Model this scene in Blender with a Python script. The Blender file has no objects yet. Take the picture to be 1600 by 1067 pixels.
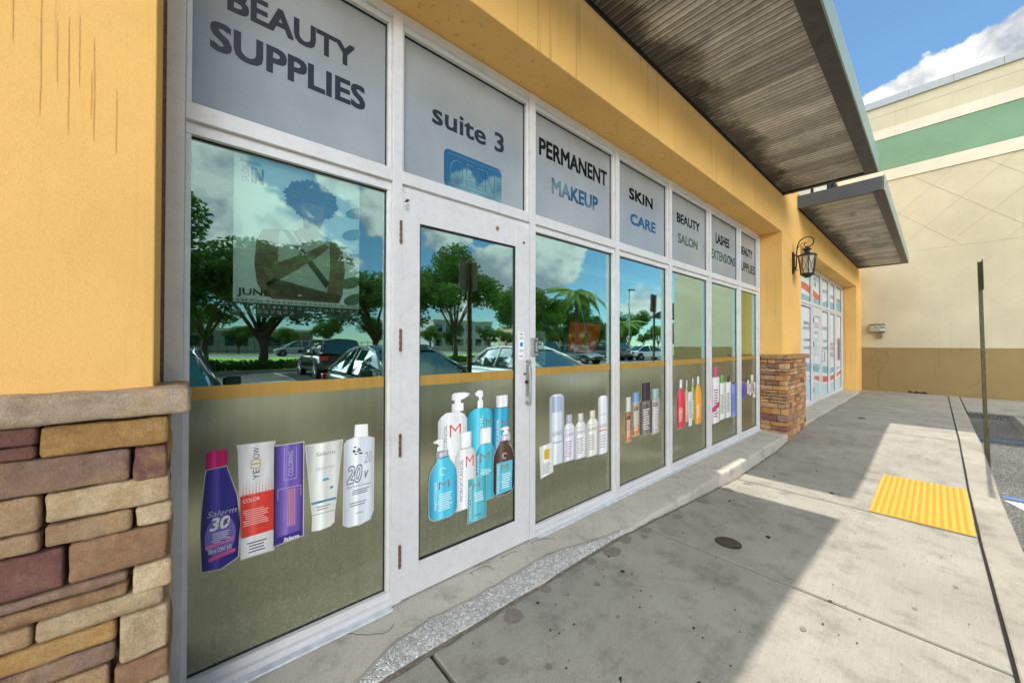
import bpy, bmesh, math, random
from mathutils import Vector, Matrix, noise
random.seed(7)
R = math.radians
scene = bpy.context.scene
COL = scene.collection

# ------------------------------------------------------------------ materials
def lin(c):
    return tuple(((v/255)/12.92 if v/255 <= .04045 else ((v/255+.055)/1.055)**2.4) for v in c)
class NT:
    def __init__(s, name):
        s.m = bpy.data.materials.new(name); s.m.use_nodes = True
        s.t = s.m.node_tree; s.t.nodes.clear(); s.out = s.t.nodes.new('ShaderNodeOutputMaterial')
    def n(s, typ, **kw):
        nd = s.t.nodes.new(typ)
        for k, v in kw.items():
            if k.startswith('i_'):
                key = k[2:]; key = int(key) if key.isdigit() else key.replace('_', ' ')
                nd.inputs[key].default_value = v
            else: setattr(nd, k, v)
        return nd
    def l(s, a, b): s.t.links.new(a, b)
    def coord(s, kind='Object', scale=(1, 1, 1), loc=(0, 0, 0), rot=(0, 0, 0)):
        tc = s.n('ShaderNodeTexCoord'); mp = s.n('ShaderNodeMapping')
        mp.inputs['Scale'].default_value = scale; mp.inputs['Location'].default_value = loc; mp.inputs['Rotation'].default_value = rot
        s.l(tc.outputs[kind], mp.inputs[0]); return mp.outputs[0]
    def noise(s, vec, scale, detail=4, rough=.55, dist=0):
        nd = s.n('ShaderNodeTexNoise'); nd.inputs['Scale'].default_value = scale; nd.inputs['Detail'].default_value = detail
        nd.inputs['Roughness'].default_value = rough; nd.inputs['Distortion'].default_value = dist
        s.l(vec, nd.inputs['Vector']); return nd.outputs['Fac']
    def ramp(s, fac, stops, interp='LINEAR'):
        nd = s.n('ShaderNodeValToRGB'); cr = nd.color_ramp; cr.interpolation = interp
        while len(cr.elements) < len(stops): cr.elements.new(.5)
        for e, (p, c) in zip(cr.elements, stops):
            e.position = p; e.color = (c, c, c, 1) if not hasattr(c, '__len__') else (*c[:3], 1)
        s.l(fac, nd.inputs[0]); return nd.outputs[0]
    def mix(s, fac, a, b, mode='MIX'):
        nd = s.n('ShaderNodeMix', data_type='RGBA', blend_type=mode)
        for v, i in ((fac, 0), (a, 6), (b, 7)):
            if hasattr(v, 'is_linked') or hasattr(v, 'links'): s.l(v, nd.inputs[i])
            elif i == 0: nd.inputs[0].default_value = v
            else: nd.inputs[i].default_value = (*v[:3], 1)
        return nd.outputs[2]
    def math(s, op, a, b=0, c=None):
        nd = s.n('ShaderNodeMath', operation=op)
        for i, v in enumerate((a, b) if c is None else (a, b, c)):
            if hasattr(v, 'links'): s.l(v, nd.inputs[i])
            else: nd.inputs[i].default_value = v
        return nd.outputs[0]
    def bsdf(s, col, rough=.8, metal=0, spec=.5, bump=None, bstr=.2, bdist=.01, coat=0):
        b = s.n('ShaderNodeBsdfPrincipled')
        for v, k in ((col, 'Base Color'), (rough, 'Roughness'), (metal, 'Metallic')):
            if hasattr(v, 'links'): s.l(v, b.inputs[k])
            else: b.inputs[k].default_value = (*v[:3], 1) if k == 'Base Color' else v
        b.inputs['Specular IOR Level'].default_value = spec; b.inputs['Coat Weight'].default_value = coat
        b.inputs['Coat Roughness'].default_value = .04
        if bump is not None:
            bp = s.n('ShaderNodeBump'); bp.inputs['Strength'].default_value = bstr; bp.inputs['Distance'].default_value = bdist
            s.l(bump, bp.inputs['Height']); s.l(bp.outputs[0], b.inputs['Normal'])
        return b.outputs[0]
    def done(s, sh): s.l(sh, s.out.inputs[0]); return s.m

_mc = {}
def plain(name, rgb, rough=.6, metal=0, var=.12, vs=6, bump=0, bs=60, spec=.5, coat=0):
    if name in _mc: return _mc[name]
    t = NT(name); c = lin(rgb); v = t.coord()
    n = t.noise(v, vs, 5, .6)
    col = t.mix(t.ramp(n, [(.3, 0), (.7, 1)]), tuple(x*(1-var) for x in c), tuple(min(1, x*(1+var)) for x in c))
    b = t.noise(v, bs, 4) if bump else None
    _mc[name] = t.done(t.bsdf(col, rough, metal, spec, b, bump, .01, coat)); return _mc[name]

def stucco(name, rgb, streak=.35, dirt=.15):
    t = NT(name); c = lin(rgb); v = t.coord()
    big = t.ramp(t.noise(v, .9, 4, .6), [(.3, .88), (.7, 1.06)])
    col = t.mix(1, c, big, 'MULTIPLY')
    st = t.ramp(t.noise(t.coord(scale=(22, 22, .35)), 1, 3, .5), [(.635, 1), (.665, 1-streak)])
    st2 = t.ramp(t.noise(t.coord(scale=(60, 60, 1.1)), 1, 3, .6), [(.58, 1), (.72, 1-streak*.25)])
    mask = t.ramp(t.noise(v, .8, 3), [(.42, 0), (.6, 1)])
    col = t.mix(mask, col, t.mix(1, col, st, 'MULTIPLY')); col = t.mix(1, col, st2, 'MULTIPLY')
    gr = t.ramp(t.noise(v, 160, 3, .8), [(.3, .95), (.7, 1.04)]); col = t.mix(1, col, gr, 'MULTIPLY')
    sp = t.ramp(t.noise(v, 9, 8, .8), [(.28, 1-dirt), (.42, 1)])
    col = t.mix(1, col, sp, 'MULTIPLY')
    fine = t.noise(v, 190, 3, .7); med = t.noise(v, 45, 5, .6)
    return t.done(t.bsdf(col, .88, 0, .25, t.math('ADD', fine, t.math('MULTIPLY', med, .8)), .28, .008))

def concrete(name, rgb, var=.14, broom=True):
    t = NT(name); c = lin(rgb); v = t.coord()
    big = t.noise(v, 1.3, 6, .65); col = t.mix(t.ramp(big, [(.3, 0), (.72, 1)]), tuple(x*(1-var*1.3) for x in c), tuple(x*(1+var*.7) for x in c))
    bl = t.ramp(t.noise(v, 4.5, 8, .75), [(.33, .66), (.5, 1), (.8, 1.08)]); col = t.mix(1, col, bl, 'MULTIPLY')
    grain = t.ramp(t.noise(v, 260, 3, .8), [(.3, .70), (.7, 1.22)]); col = t.mix(1, col, grain, 'MULTIPLY')
    pits = t.ramp(t.noise(v, 75, 4, .75), [(.30, .50), (.40, 1)]); col = t.mix(.85, col, t.mix(1, col, pits, 'MULTIPLY'))
    br = t.noise(t.coord(scale=(3, 150, 3), rot=(0, 0, 1.45)), 1, 3, .6) if broom else t.noise(v, 60, 5)
    col = t.mix(.55, col, t.mix(1, col, t.ramp(br, [(.3, .88), (.7, 1.08)]), 'MULTIPLY'))
    dark = t.ramp(t.noise(t.coord(loc=(3, 7, 0)), 2.2, 9, .8, .6), [(.56, 1), (.70, .66)]); col = t.mix(1, col, dark, 'MULTIPLY')
    return t.done(t.bsdf(col, .9, 0, .3, t.math('ADD', br, t.noise(v, 200, 3, .7)), .35, .004))

def asphalt_mat():
    t = NT('asphalt'); v = t.coord()
    vo = t.n('ShaderNodeTexVoronoi'); vo.inputs['Scale'].default_value = 110; t.l(v, vo.inputs['Vector'])
    agg = t.ramp(vo.outputs['Color'], [(.2, .05), (.6, .10), (.95, .30)])
    big = t.ramp(t.noise(v, .9, 6, .65), [(.3, .75), (.7, 1.2)])
    col = t.mix(1, agg, big, 'MULTIPLY'); col = t.mix(1, col, (1, .97, .9), 'MULTIPLY')
    return t.done(t.bsdf(col, .92, 0, .3, vo.outputs['Distance'], .6, .006))

def paint_road(name, rgb):
    t = NT(name); v = t.coord(); c = lin(rgb)
    w = t.ramp(t.noise(v, 55, 6, .8), [(.42, 0), (.52, 1)])
    col = t.mix(w, (.10, .10, .10), c)
    return t.done(t.bsdf(col, .8, 0, .3, t.noise(v, 100, 3), .4, .004))

def frame_metal():
    t = NT('painted_aluminium'); v = t.coord(); c = lin((222, 220, 219))
    n = t.noise(v, 22, 8, .75); col = t.mix(t.ramp(n, [(.3, 0), (.5, 1)]), tuple(x*.86 for x in c), c)
    st = t.ramp(t.noise(v, 5, 5, .6), [(.3, .93), (.7, 1.04)]); col = t.mix(1, col, st, 'MULTIPLY')
    spot = t.ramp(t.noise(v, 30, 8, .8), [(.25, 0), (.30, 1)]); col = t.mix(spot, (.20, .16, .13), col)
    return t.done(t.bsdf(col, .42, .15, .5, n, .08, .003))

def glass_mat(name, refl=.30, tr=(.90, .98, .94), gl=(.68, .93, .89)):
    t = NT(name); bpn = t.n('ShaderNodeBump'); bpn.inputs['Strength'].default_value = .10; bpn.inputs['Distance'].default_value = .004; t.l(t.noise(t.coord(), 3.2, 2), bpn.inputs['Height']); tr_ = t.n('ShaderNodeBsdfTransparent'); tr_.inputs[0].default_value = (*tr, 1)
    g = t.n('ShaderNodeBsdfGlossy'); g.inputs['Roughness'].default_value = 0; g.inputs['Color'].default_value = (*gl, 1); t.l(bpn.outputs[0], g.inputs['Normal'])
    lw = t.n('ShaderNodeLayerWeight'); lw.inputs[0].default_value = .45
    f = t.math('MULTIPLY_ADD', lw.outputs['Facing'], .5, refl)
    m = t.n('ShaderNodeMixShader'); t.l(f, m.inputs[0]); t.l(tr_.outputs[0], m.inputs[1]); t.l(g.outputs[0], m.inputs[2])
    return t.done(m.outputs[0])

def cutout_mat(name='dark_clear_glass', fac=.5, gc=(.5, .82, .95)):     # clear glass over a dark interior
    t = NT(name); d = t.n('ShaderNodeBsdfDiffuse'); d.inputs[0].default_value = (.008, .01, .012, 1)
    g = t.n('ShaderNodeBsdfGlossy'); g.inputs['Roughness'].default_value = 0.02; g.inputs['Color'].default_value = (*gc, 1)
    m = t.n('ShaderNodeMixShader', i_0=fac); t.l(d.outputs[0], m.inputs[1]); t.l(g.outputs[0], m.inputs[2])
    return t.done(m.outputs[0])

def film_mat(name, rgb, gfac, grough, gcol, dust=0.0, stripe=1):
    t = NT(name); v = t.coord(); c = lin(rgb)
    n = t.ramp(t.noise(v, 2.5, 5, .6), [(.3, .88), (.7, 1.1)]); col = t.mix(1, c, n, 'MULTIPLY')
    vs = t.ramp(t.noise(t.coord(scale=(34, 34, 1.6)), 1, 4, .6), [(.35, .9), (.65, 1.07)])
    if stripe: col = t.mix(1, col, vs, 'MULTIPLY')
    if dust:
        sx = t.n('ShaderNodeSeparateXYZ'); t.l(t.coord(), sx.inputs[0])
        hm = t.n('ShaderNodeMapRange'); t.l(sx.outputs[2], hm.inputs[0]); hm.inputs[1].default_value = .75; hm.inputs[2].default_value = .08
        sp = t.ramp(t.noise(v, 130, 5, .8), [(.5, 0), (.72, 1)])
        col = t.mix(t.math('MULTIPLY', t.math('MULTIPLY', hm.outputs[0], sp), dust), col, (.55, .53, .46))
    d = t.bsdf(col, .7, 0, .2)
    g = t.n('ShaderNodeBsdfGlossy'); g.inputs['Roughness'].default_value = grough; g.inputs['Color'].default_value = (*gcol, 1)
    m = t.n('ShaderNodeMixShader', i_0=gfac); t.l(d, m.inputs[1]); t.l(g.outputs[0], m.inputs[2])
    return t.done(m.outputs[0])

def stone_mat(name):
    t = NT(name); v = t.coord(); a = t.n('ShaderNodeVertexColor', layer_name='tone')
    n = t.noise(v, 14, 8, .7, .4); col = t.mix(t.ramp(n, [(.35, 0), (.62, 1)]), t.mix(1, a.outputs[0], (.74, .66, .62), 'MULTIPLY'), a.outputs[0])
    n2 = t.noise(t.coord(loc=(5, 2, 1)), 6, 6, .65, .8); col = t.mix(t.ramp(n2, [(.5, 0), (.75, .75)]), col, lin((226, 186, 128)))
    n3 = t.noise(v, 38, 6, .8); col = t.mix(1, col, t.ramp(n3, [(.3, .84), (.55, 1.06), (.75, 1.22)]), 'MULTIPLY')
    n4 = t.noise(v, 9, 9, .8); col = t.mix(t.ramp(n4, [(.60, 0), (.72, .55)]), col, lin((225, 215, 205)))
    col = t.mix(1, col, t.ramp(t.noise(v, 210, 4, .8), [(.3, .72), (.7, 1.2)]), 'MULTIPLY')
    pit = t.ramp(t.noise(v, 85, 7, .85), [(.30, .45), (.40, 1)]); col = t.mix(.8, col, t.mix(1, col, pit, 'MULTIPLY'))
    return t.done(t.bsdf(col, .92, 0, .2, t.math('ADD', t.math('ADD', t.noise(v, 75, 10, .85), t.noise(v, 240, 3, .8)), t.math('MULTIPLY', t.noise(v, 17, 8, .75), 1.8)), 1.0, .010))

def deck_mat():
    t = NT('weathered_deck_metal'); v = t.coord()
    sx = t.n('ShaderNodeSeparateXYZ'); t.l(v, sx.inputs[0])
    pan = t.math('FLOOR', t.math('DIVIDE', sx.outputs[0], .3)); wn = t.n('ShaderNodeTexWhiteNoise', noise_dimensions='1D'); t.l(pan, wn.inputs['W'])
    rib = t.math('FLOOR', t.math('DIVIDE', sx.outputs[0], .06)); wn2 = t.n('ShaderNodeTexWhiteNoise', noise_dimensions='1D'); t.l(rib, wn2.inputs['W'])
    base = t.mix(wn.outputs[0], lin((186, 180, 169)), lin((238, 230, 216)))
    base = t.mix(1, base, t.ramp(wn2.outputs[0], [(0, .86), (1, 1.08)]), 'MULTIPLY')
    fr = t.math('FRACT', t.math('DIVIDE', sx.outputs[0], .06)); base = t.mix(t.ramp(fr, [(0, .85), (.05, 0), (.80, 0), (.86, .85)]), base, lin((62, 60, 56)))
    fr3 = t.math('FRACT', t.math('DIVIDE', sx.outputs[0], .02)); base = t.mix(1, base, t.ramp(fr3, [(.0, .8), (.2, 1), (.8, 1), (1, .8)]), 'MULTIPLY')
    s1 = t.noise(t.coord(scale=(6, 3.4, 1)), 1, 10, .78, .4); base = t.mix(1, base, t.ramp(s1, [(.34, .66), (.60, 1.06)]), 'MULTIPLY')
    s2 = t.noise(t.coord(scale=(70, 40, 1)), 1, 6, .8); base = t.mix(1, base, t.ramp(s2, [(.3, .80), (.7, 1.12)]), 'MULTIPLY')
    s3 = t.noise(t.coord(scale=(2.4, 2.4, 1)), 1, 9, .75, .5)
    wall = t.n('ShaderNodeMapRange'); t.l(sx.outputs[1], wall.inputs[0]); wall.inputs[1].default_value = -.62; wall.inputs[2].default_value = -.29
    dark_blotch = t.math('MULTIPLY', t.ramp(t.math('ADD', s3, t.math('MULTIPLY', wall.outputs[0], .33)), [(.52, 0), (.72, 1)]), .8)  # dark blotches, denser towards the wall
    base = t.mix(dark_blotch, base, (.018, .016, .015))
    return t.done(t.bsdf(base, .75, .0, .35, s2, .1, .003))

def attr_mat(name, rgb, rough=.9, subs=0, var=.35):
    t = NT(name); c = lin(rgb); oi = t.n('ShaderNodeNewGeometry')
    wn = t.n('ShaderNodeTexWhiteNoise', noise_dimensions='1D'); t.l(oi.outputs['Random Per Island'], wn.inputs['W'])
    col = t.mix(wn.outputs[0], tuple(x*(1-var) for x in c), tuple(x*(1+var) for x in c))
    d = t.bsdf(col, rough, 0, .3)
    tl = t.n('ShaderNodeBsdfTranslucent'); t.l(col, tl.inputs[0]); m = t.n('ShaderNodeMixShader', i_0=.3)
    t.l(d, m.inputs[1]); t.l(tl.outputs[0], m.inputs[2]); return t.done(m.outputs[0])

_pc = {}
def ink(rgb, dark=None, rough=.35):
    """printed sticker ink; 'dark' is the second printed tone towards the edges of the printed picture"""
    key = (rgb, dark)
    if key in _pc: return _pc[key]
    t = NT('ink_%d_%d_%d' % rgb); c = lin(rgb)
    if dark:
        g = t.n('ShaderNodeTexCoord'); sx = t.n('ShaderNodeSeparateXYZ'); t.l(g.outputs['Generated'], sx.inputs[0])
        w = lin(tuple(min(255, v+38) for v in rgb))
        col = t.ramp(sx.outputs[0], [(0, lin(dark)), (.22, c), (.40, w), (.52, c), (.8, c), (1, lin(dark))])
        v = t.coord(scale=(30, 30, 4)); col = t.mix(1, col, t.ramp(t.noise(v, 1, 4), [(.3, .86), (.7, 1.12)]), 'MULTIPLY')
    else: col = c
    _pc[key] = t.done(t.bsdf(col, rough, 0, .4)); return _pc[key]

# ------------------------------------------------------------------ mesh helper
class G:
    def __init__(s): s.v = []; s.f = []; s.tone = []
    def add(s, vs, fs, tone=None):
        o = len(s.v); s.v += [tuple(x) for x in vs]; s.f += [tuple(i+o for i in f) for f in fs]
        if tone is not None: s.tone += [tone]*len(vs)
        return s
    def box(s, x0, x1, y0, y1, z0, z1, rot=None, c=None):
        vs = [(x0, y0, z0), (x1, y0, z0), (x1, y1, z0), (x0, y1, z0), (x0, y0, z1), (x1, y0, z1), (x1, y1, z1), (x0, y1, z1)]
        if rot is not None:
            c = Vector(c or ((x0+x1)/2, (y0+y1)/2, (z0+z1)/2)); vs = [c+rot @ (Vector(v)-c) for v in vs]
        return s.add(vs, [(0, 3, 2, 1), (4, 5, 6, 7), (0, 1, 5, 4), (1, 2, 6, 5), (2, 3, 7, 6), (3, 0, 4, 7)])
    def tube(s, pts, r, n=8, cap=True):
        pts = [Vector(p) for p in pts]; rs = r if hasattr(r, '__len__') else [r]*len(pts)
        vs = []; fs = []; up = Vector((.13, .27, .95)).normalized()
        for i, p in enumerate(pts):
            d = (pts[min(i+1, len(pts)-1)]-pts[max(i-1, 0)]).normalized()
            a = d.cross(up); a = a.normalized() if a.length > 1e-4 else d.orthogonal().normalized(); b = d.cross(a).normalized()
            for k in range(n):
                t = 2*math.pi*k/n; vs.append(p+(a*math.cos(t)+b*math.sin(t))*rs[i])
        for i in range(len(pts)-1):
            for k in range(n): fs.append((i*n+k, i*n+(k+1) % n, (i+1)*n+(k+1) % n, (i+1)*n+k))
        if cap: fs.append(tuple(range(n))[::-1]); fs.append(tuple((len(pts)-1)*n+k for k in range(n)))
        return s.add(vs, fs)
    def lathe(s, prof, c, n=24, ph=0):
        vs = []; fs = []
        for r, z in prof:
            for k in range(n):
                t = 2*math.pi*k/n+ph; vs.append((c[0]+r*math.cos(t), c[1]+r*math.sin(t), c[2]+z))
        for i in range(len(prof)-1):
            for k in range(n): fs.append((i*n+k, i*n+(k+1) % n, (i+1)*n+(k+1) % n, (i+1)*n+k))
        fs.append(tuple(range(n))[::-1]); fs.append(tuple((len(prof)-1)*n+k for k in range(n)))
        return s.add(vs, fs)
    def xz(s, pts, y, th=.0006):           # flat printed shape facing the pavement, with a real thickness
        n = len(pts)
        a = sum(pts[i][0]*pts[(i+1) % n][1]-pts[(i+1) % n][0]*pts[i][1] for i in range(n))
        if a < 0: pts = pts[::-1]
        vs = [(x, y, z) for x, z in pts]+[(x, y+th, z) for x, z in pts]
        fs = [tuple(range(n)), tuple(range(2*n-1, n-1, -1))]+[(i, i+n, (i+1) % n+n, (i+1) % n) for i in range(n)]
        return s.add(vs, fs)
    def yz(s, pts, x, th):                 # flat shape on a plane x = const facing -x
        n = len(pts); vs = [(x, y, z) for y, z in pts]+[(x+th, y, z) for y, z in pts]
        fs = [tuple(range(n)), tuple(range(2*n-1, n-1, -1))]+[(i, (i+1) % n, (i+1) % n+n, i+n) for i in range(n)]
        return s.add(vs, fs)
    def xy(s, pts, z, th=.004):
        n = len(pts); vs = [(x, y, z) for x, y in pts]+[(x, y, z-th) for x, y in pts]
        a = sum(pts[i][0]*pts[(i+1) % n][1]-pts[(i+1) % n][0]*pts[i][1] for i in range(n))
        fs = [tuple(range(n)), tuple(range(2*n-1, n-1, -1))]+[(i, i+n, (i+1) % n+n, (i+1) % n) for i in range(n)]
        if a < 0: fs = [f[::-1] for f in fs]
        return s.add(vs, fs)
    def build(s, name, m, parent=None, smooth=False, bevel=0, **props):
        me = bpy.data.meshes.new(name); me.from_pydata(s.v, [], s.f)
        if s.tone:
            a = me.color_attributes.new('tone', 'FLOAT_COLOR', 'POINT')
            for i, c in enumerate(s.tone): a.data[i].color = (*c[:3], 1)
        me.materials.append(m); me.update()
        if smooth:
            for p in me.polygons: p.use_smooth = True
        o = bpy.data.objects.new(name, me); COL.objects.link(o)
        if bevel:
            b = o.modifiers.new('bevel', 'BEVEL'); b.width = bevel; b.segments = 2; b.limit_method = 'ANGLE'; b.angle_limit = R(40)
        if parent is not None:
            o.parent = parent
            if parent.type == 'EMPTY' and not parent.get('local'): o.location = -Vector(parent['base'])
        for k, v in props.items(): o[k] = v
        return o

def T(name, label, cat, loc=(0, 0, 0), group=None, local=False):
    o = bpy.data.objects.new(name, None); COL.objects.link(o); o.location = loc; o['base'] = tuple(float(v) for v in loc)
    o['label'] = label; o['category'] = cat; o.empty_display_size = .1
    if group: o['group'] = group
    if local: o['local'] = 1
    return o
def tag(o, label, cat, group=None):
    o['label'] = label; o['category'] = cat
    if group: o['group'] = group
    return o
def struct(name, g, m, **k):
    o = g.build(name, m, **k); o['kind'] = 'structure'; return o

def text(s, x0, x1, z0, z1, m, parent, y=.046, bold=.03, name='lettering', plane='y', th=.0008, rot=0, slant=0):
    """lettering fitted to a rectangle; plane 'y' faces -y, plane 'x' faces -x (x0,x1 then run along -y)"""
    cu = bpy.data.curves.new(name, 'FONT'); cu.body = s; cu.shear = slant; cu.resolution_u = 3
    if bold < 0: cu.offset = bold
    o = bpy.data.objects.new(name, cu); COL.objects.link(o)
    dg = bpy.context.evaluated_depsgraph_get(); m0 = bpy.data.meshes.new_from_object(o.evaluated_get(dg))
    COL.objects.unlink(o); bpy.data.objects.remove(o)
    if not m0.vertices: return None
    d = max(0, bold)*.9; sh = [(0, 0)] if d < .012 else [(0, 0), (d, d), (-d, d), (d, -d), (-d, -d), (d, 0), (-d, 0)]
    P = []; L = []; FF = []
    for q, (a, b) in enumerate(sh):
        o_ = len(P); P += [(v.co.x+a, v.co.y+b) for v in m0.vertices]; L += [q]*len(m0.vertices); FF += [tuple(k+o_ for k in p.vertices) for p in m0.polygons]
    if rot: P = [(-b, a) for a, b in P] if rot == 90 else [(b, -a) for a, b in P]
    ax, bx = min(p[0] for p in P), max(p[0] for p in P); ay, by = min(p[1] for p in P), max(p[1] for p in P)
    V = []
    for p, q in zip(P, L):
        u = x0+(p[0]-ax)/(bx-ax)*(x1-x0); w = z0+(p[1]-ay)/max(1e-6, by-ay)*(z1-z0); y_ = y-.00004*q
        V.append((u, y_, w) if plane == 'y' else (y_, -u, w))
    me = bpy.data.meshes.new(name); me.from_pydata(V, [], FF)
    me.materials.clear(); me.materials.append(m); me.name = name
    ob = bpy.data.objects.new(name, me); COL.objects.link(ob)
    if parent is not None:
        ob.parent = parent
        if parent.type == 'EMPTY' and not parent.get('local'): ob.location = -Vector(parent['base'])
    return ob

# ------------------------------------------------------------------ palette
YELLOW = stucco('yellow_stucco', (238, 188, 110), .26, 0)
ORANGE = YELLOW
CREAM = stucco('cream_stucco', (203, 192, 163), .10, .03)
TAN = stucco('tan_stucco', (150, 128, 86), .12, .08)
GREEN = stucco('green_stucco', (124, 156, 126), .06, .04)
PALE = stucco('pale_stucco', (222, 212, 190), .08, .05)
FRAME = frame_metal()
CONC = concrete('broomed_concrete', (154, 150, 138))
LEDGE = concrete('ledge_concrete', (194, 187, 173), .1, False)
KERB = concrete('kerb_concrete', (158, 152, 138), .12, False)
ASPH = asphalt_mat()
BLUE = paint_road('blue_road_paint', (62, 112, 160)); WHITE = paint_road('white_road_paint', (226, 226, 220))
STONE = stone_mat('veneer_stone'); DECK = deck_mat()
MORTAR = plain('brown_mortar', (104, 84, 68), .95, bump=.5)
CAPM = stone_mat('cast_cap')
CHAN = plain('dark_bronze_metal', (76, 74, 70), .5, .3, .3, 9, .1)
CHAN2 = plain('charcoal_metal', (72, 76, 82), .45, .3, .1, 5)
TRIM = plain('grey_green_flashing', (150, 166, 156), .4, .3, .1)
GLASS = glass_mat('tinted_glass'); CUT = cutout_mat(); BLKG = cutout_mat('canopy_dark_clear_glass', .06); CUT2 = cutout_mat('dimmed_clear_glass', .24)  # upper-row cut-outs blackened to imitate the canopy's dark reflection, lower row left brighter
FILM_UP = film_mat('grey_frosted_film', (152, 156, 158), .13, .16, (.74, .80, .84), 0, 0)
FILM_LO = film_mat('olive_frosted_film', (112, 110, 82), .40, .17, (.60, .64, .50), .75)
GOLD = film_mat('gold_film_edge', (176, 136, 60), .12, .3, (.7, .6, .4))
NAVY = plain('navy_vinyl', (34, 38, 50), .4, var=.05)
RUST = plain('rusty_steel', (120, 92, 74), .6, .5, .4, 60, .3)
STEEL = plain('brushed_steel', (176, 176, 172), .32, .7, .1, 30)
BLACK = plain('black_rubber', (16, 16, 17), .6, var=.2)
IRON = plain('dark_iron', (52, 50, 48), .5, .5, .3, 40, .2)
DKGAP = plain('joint_filler', (30, 27, 24), .95, var=.3, vs=30, bump=.4)
INT = plain('interior_paint', (92, 90, 82), .9, var=.05)
INTD = plain('interior_dark', (40, 40, 38), .9, var=.05)

# ------------------------------------------------------------------ ground, pavement
def zs(x):
    pts = [(-20, -.02), (2.3, -.02), (4.55, -.150), (6.10, -.150), (8.35, -.03), (10, -.045), (30, -.10)]
    for (a, za), (b, zb) in zip(pts, pts[1:]):
        if x <= b:
            t = (x-a)/(b-a); return za+(zb-za)*max(0, t)
    return -.1
g = G().xy([(-420, -420), (420, -420), (420, 120), (-420, 120)], -.24, .01); struct('ground', g, plain('dry_ground', (120, 116, 92), .95, var=.2, vs=.3))
g = G().xy([(-60, -21.2), (90, -21.2), (90, -2.20), (-60, -2.20)], -.170, .05); struct('parking_lot', g, ASPH)
g = G().xy([(-60, -15.4), (90, -15.4), (90, -7.2), (-60, -7.2)], -.160, .02); struct('drive_aisle', g, concrete('aisle_concrete', (176, 172, 160), .12, False))
joints = [-7.5, -5.5, -3.6, -.98, .81, 2.60, 4.60, 6.05, 8.30, 9.90, 11.4, 12.9, 14.5, 16.0]
g = G(); und = G()
for a, b in zip(joints, joints[1:]):
    a2, b2 = a+.0095, b-.0095; n = max(2, int((b2-a2)/.15))
    Y = [-.30, -.31, -.62, -.94, -1.2, -1.42, -1.7, -2.03, -2.036]
    xs_ = [a2]+[a2+.006]+[a2+.006+(b2-a2-.012)*i/n for i in range(1, n)]+[b2-.006, b2]
    vs = []; fs = []
    for i, x in enumerate(xs_):
        for j, y in enumerate(Y):
            e = .005 if i in (0, len(xs_)-1) or j in (0, len(Y)-1) else 0
            vs.append((x, y, zs(x)-e+.0015*noise.noise((x*1.5, y*1.5, 3))))
    m = len(Y)
    for i in range(len(xs_)-1):
        for j in range(m-1): fs.append((i*m+j, (i+1)*m+j, (i+1)*m+j+1, i*m+j+1))
    o = len(vs)                                           # skirts so the joints have walls
    for x in (a2, b2):
        vs += [(x, Y[0], zs(x)-.005), (x, Y[-1], zs(x)-.005), (x, Y[-1], zs(x)-.05), (x, Y[0], zs(x)-.05)]
    fs += [(o, o+1, o+2, o+3), (o+7, o+6, o+5, o+4)]
    fs = [f[::-1] for f in fs[:-2]]+fs[-2:]
    g.add(vs, fs)
    for q in range(6):
        p0 = a+(b-a)*q/6; p1 = a+(b-a)*(q+1)/6
        und.add([(p0, -.3, zs(p0)-.03), (p1, -.3, zs(p1)-.03), (p1, -2.10, zs(p1)-.03), (p0, -2.10, zs(p0)-.03)], [(3, 2, 1, 0)])
struct('sidewalk', g, CONC); struct('sidewalk_joint_filler', und, DKGAP)
# side walk along the neighbour's wall, beyond the end of the stalls
g = G(); g.box(12.55, 16.0, -9.0, -2.262, -.3, -.075); struct('side_path', g, CONC, bevel=.01)
g = G(); g.box(12.40, 12.546, -9.0, -2.262, -.3, -.072); struct('side_kerb', g, ASPH, bevel=.012)
# kerb between sidewalk and stalls
g = G(); vs = []; fs = []; K = [(-2.050, -.05), (-2.052, -.004), (-2.058, 0), (-2.215, -.001), (-2.236, -.010), (-2.248, -.03), (-2.255, -.28)]
kx = [-7+.25*i for i in range(93)]; kx = [x for x in kx if x <= 16]
for x in kx:
    for y, dz in K: vs.append((x, y+.004*noise.noise((x*1.1, y, 1)), (zs(x)+dz) if dz > -.2 else -.3))
m = len(K)
for i in range(len(kx)-1):
    for j in range(m-1): fs.append((i*m+j, i*m+j+1, (i+1)*m+j+1, (i+1)*m+j))
g.add(vs, fs); struct('kerb', g, KERB, smooth=False)
# painted stall markings
g = G(); z = -.166
for x0, x1 in ((9.66, 9.78), (6.06, 6.18), (4.22, 4.34)): g.xy([(x0, -6.8), (x1, -6.8), (x1, -2.262), (x0, -2.262)], z)
struct('blue_stall_marking', g, BLUE)
g = G()
for k in range(5):
    y = -2.262-k*.95
    g.xy([(4.36, y-.62), (5.99, y-.0), (5.99, y-.16), (4.36, y-.78)], z)
for x0 in (1.6, -1.05, -3.7): g.xy([(x0-.05, -6.8), (x0+.05, -6.8), (x0+.05, -2.262), (x0-.05, -2.262)], z)
for i in range(-6, 9): g.xy([(i*2.65+.6, -20.8), (i*2.65+.7, -20.8), (i*2.65+.7, -15.6), (i*2.65+.6, -15.6)], z)
g.xy([(4.36, -2.262), (4.62, -2.262), (4.52, -2.40), (4.36, -2.40)], z+.002)
struct('white_stall_marking', g, WHITE)
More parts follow.
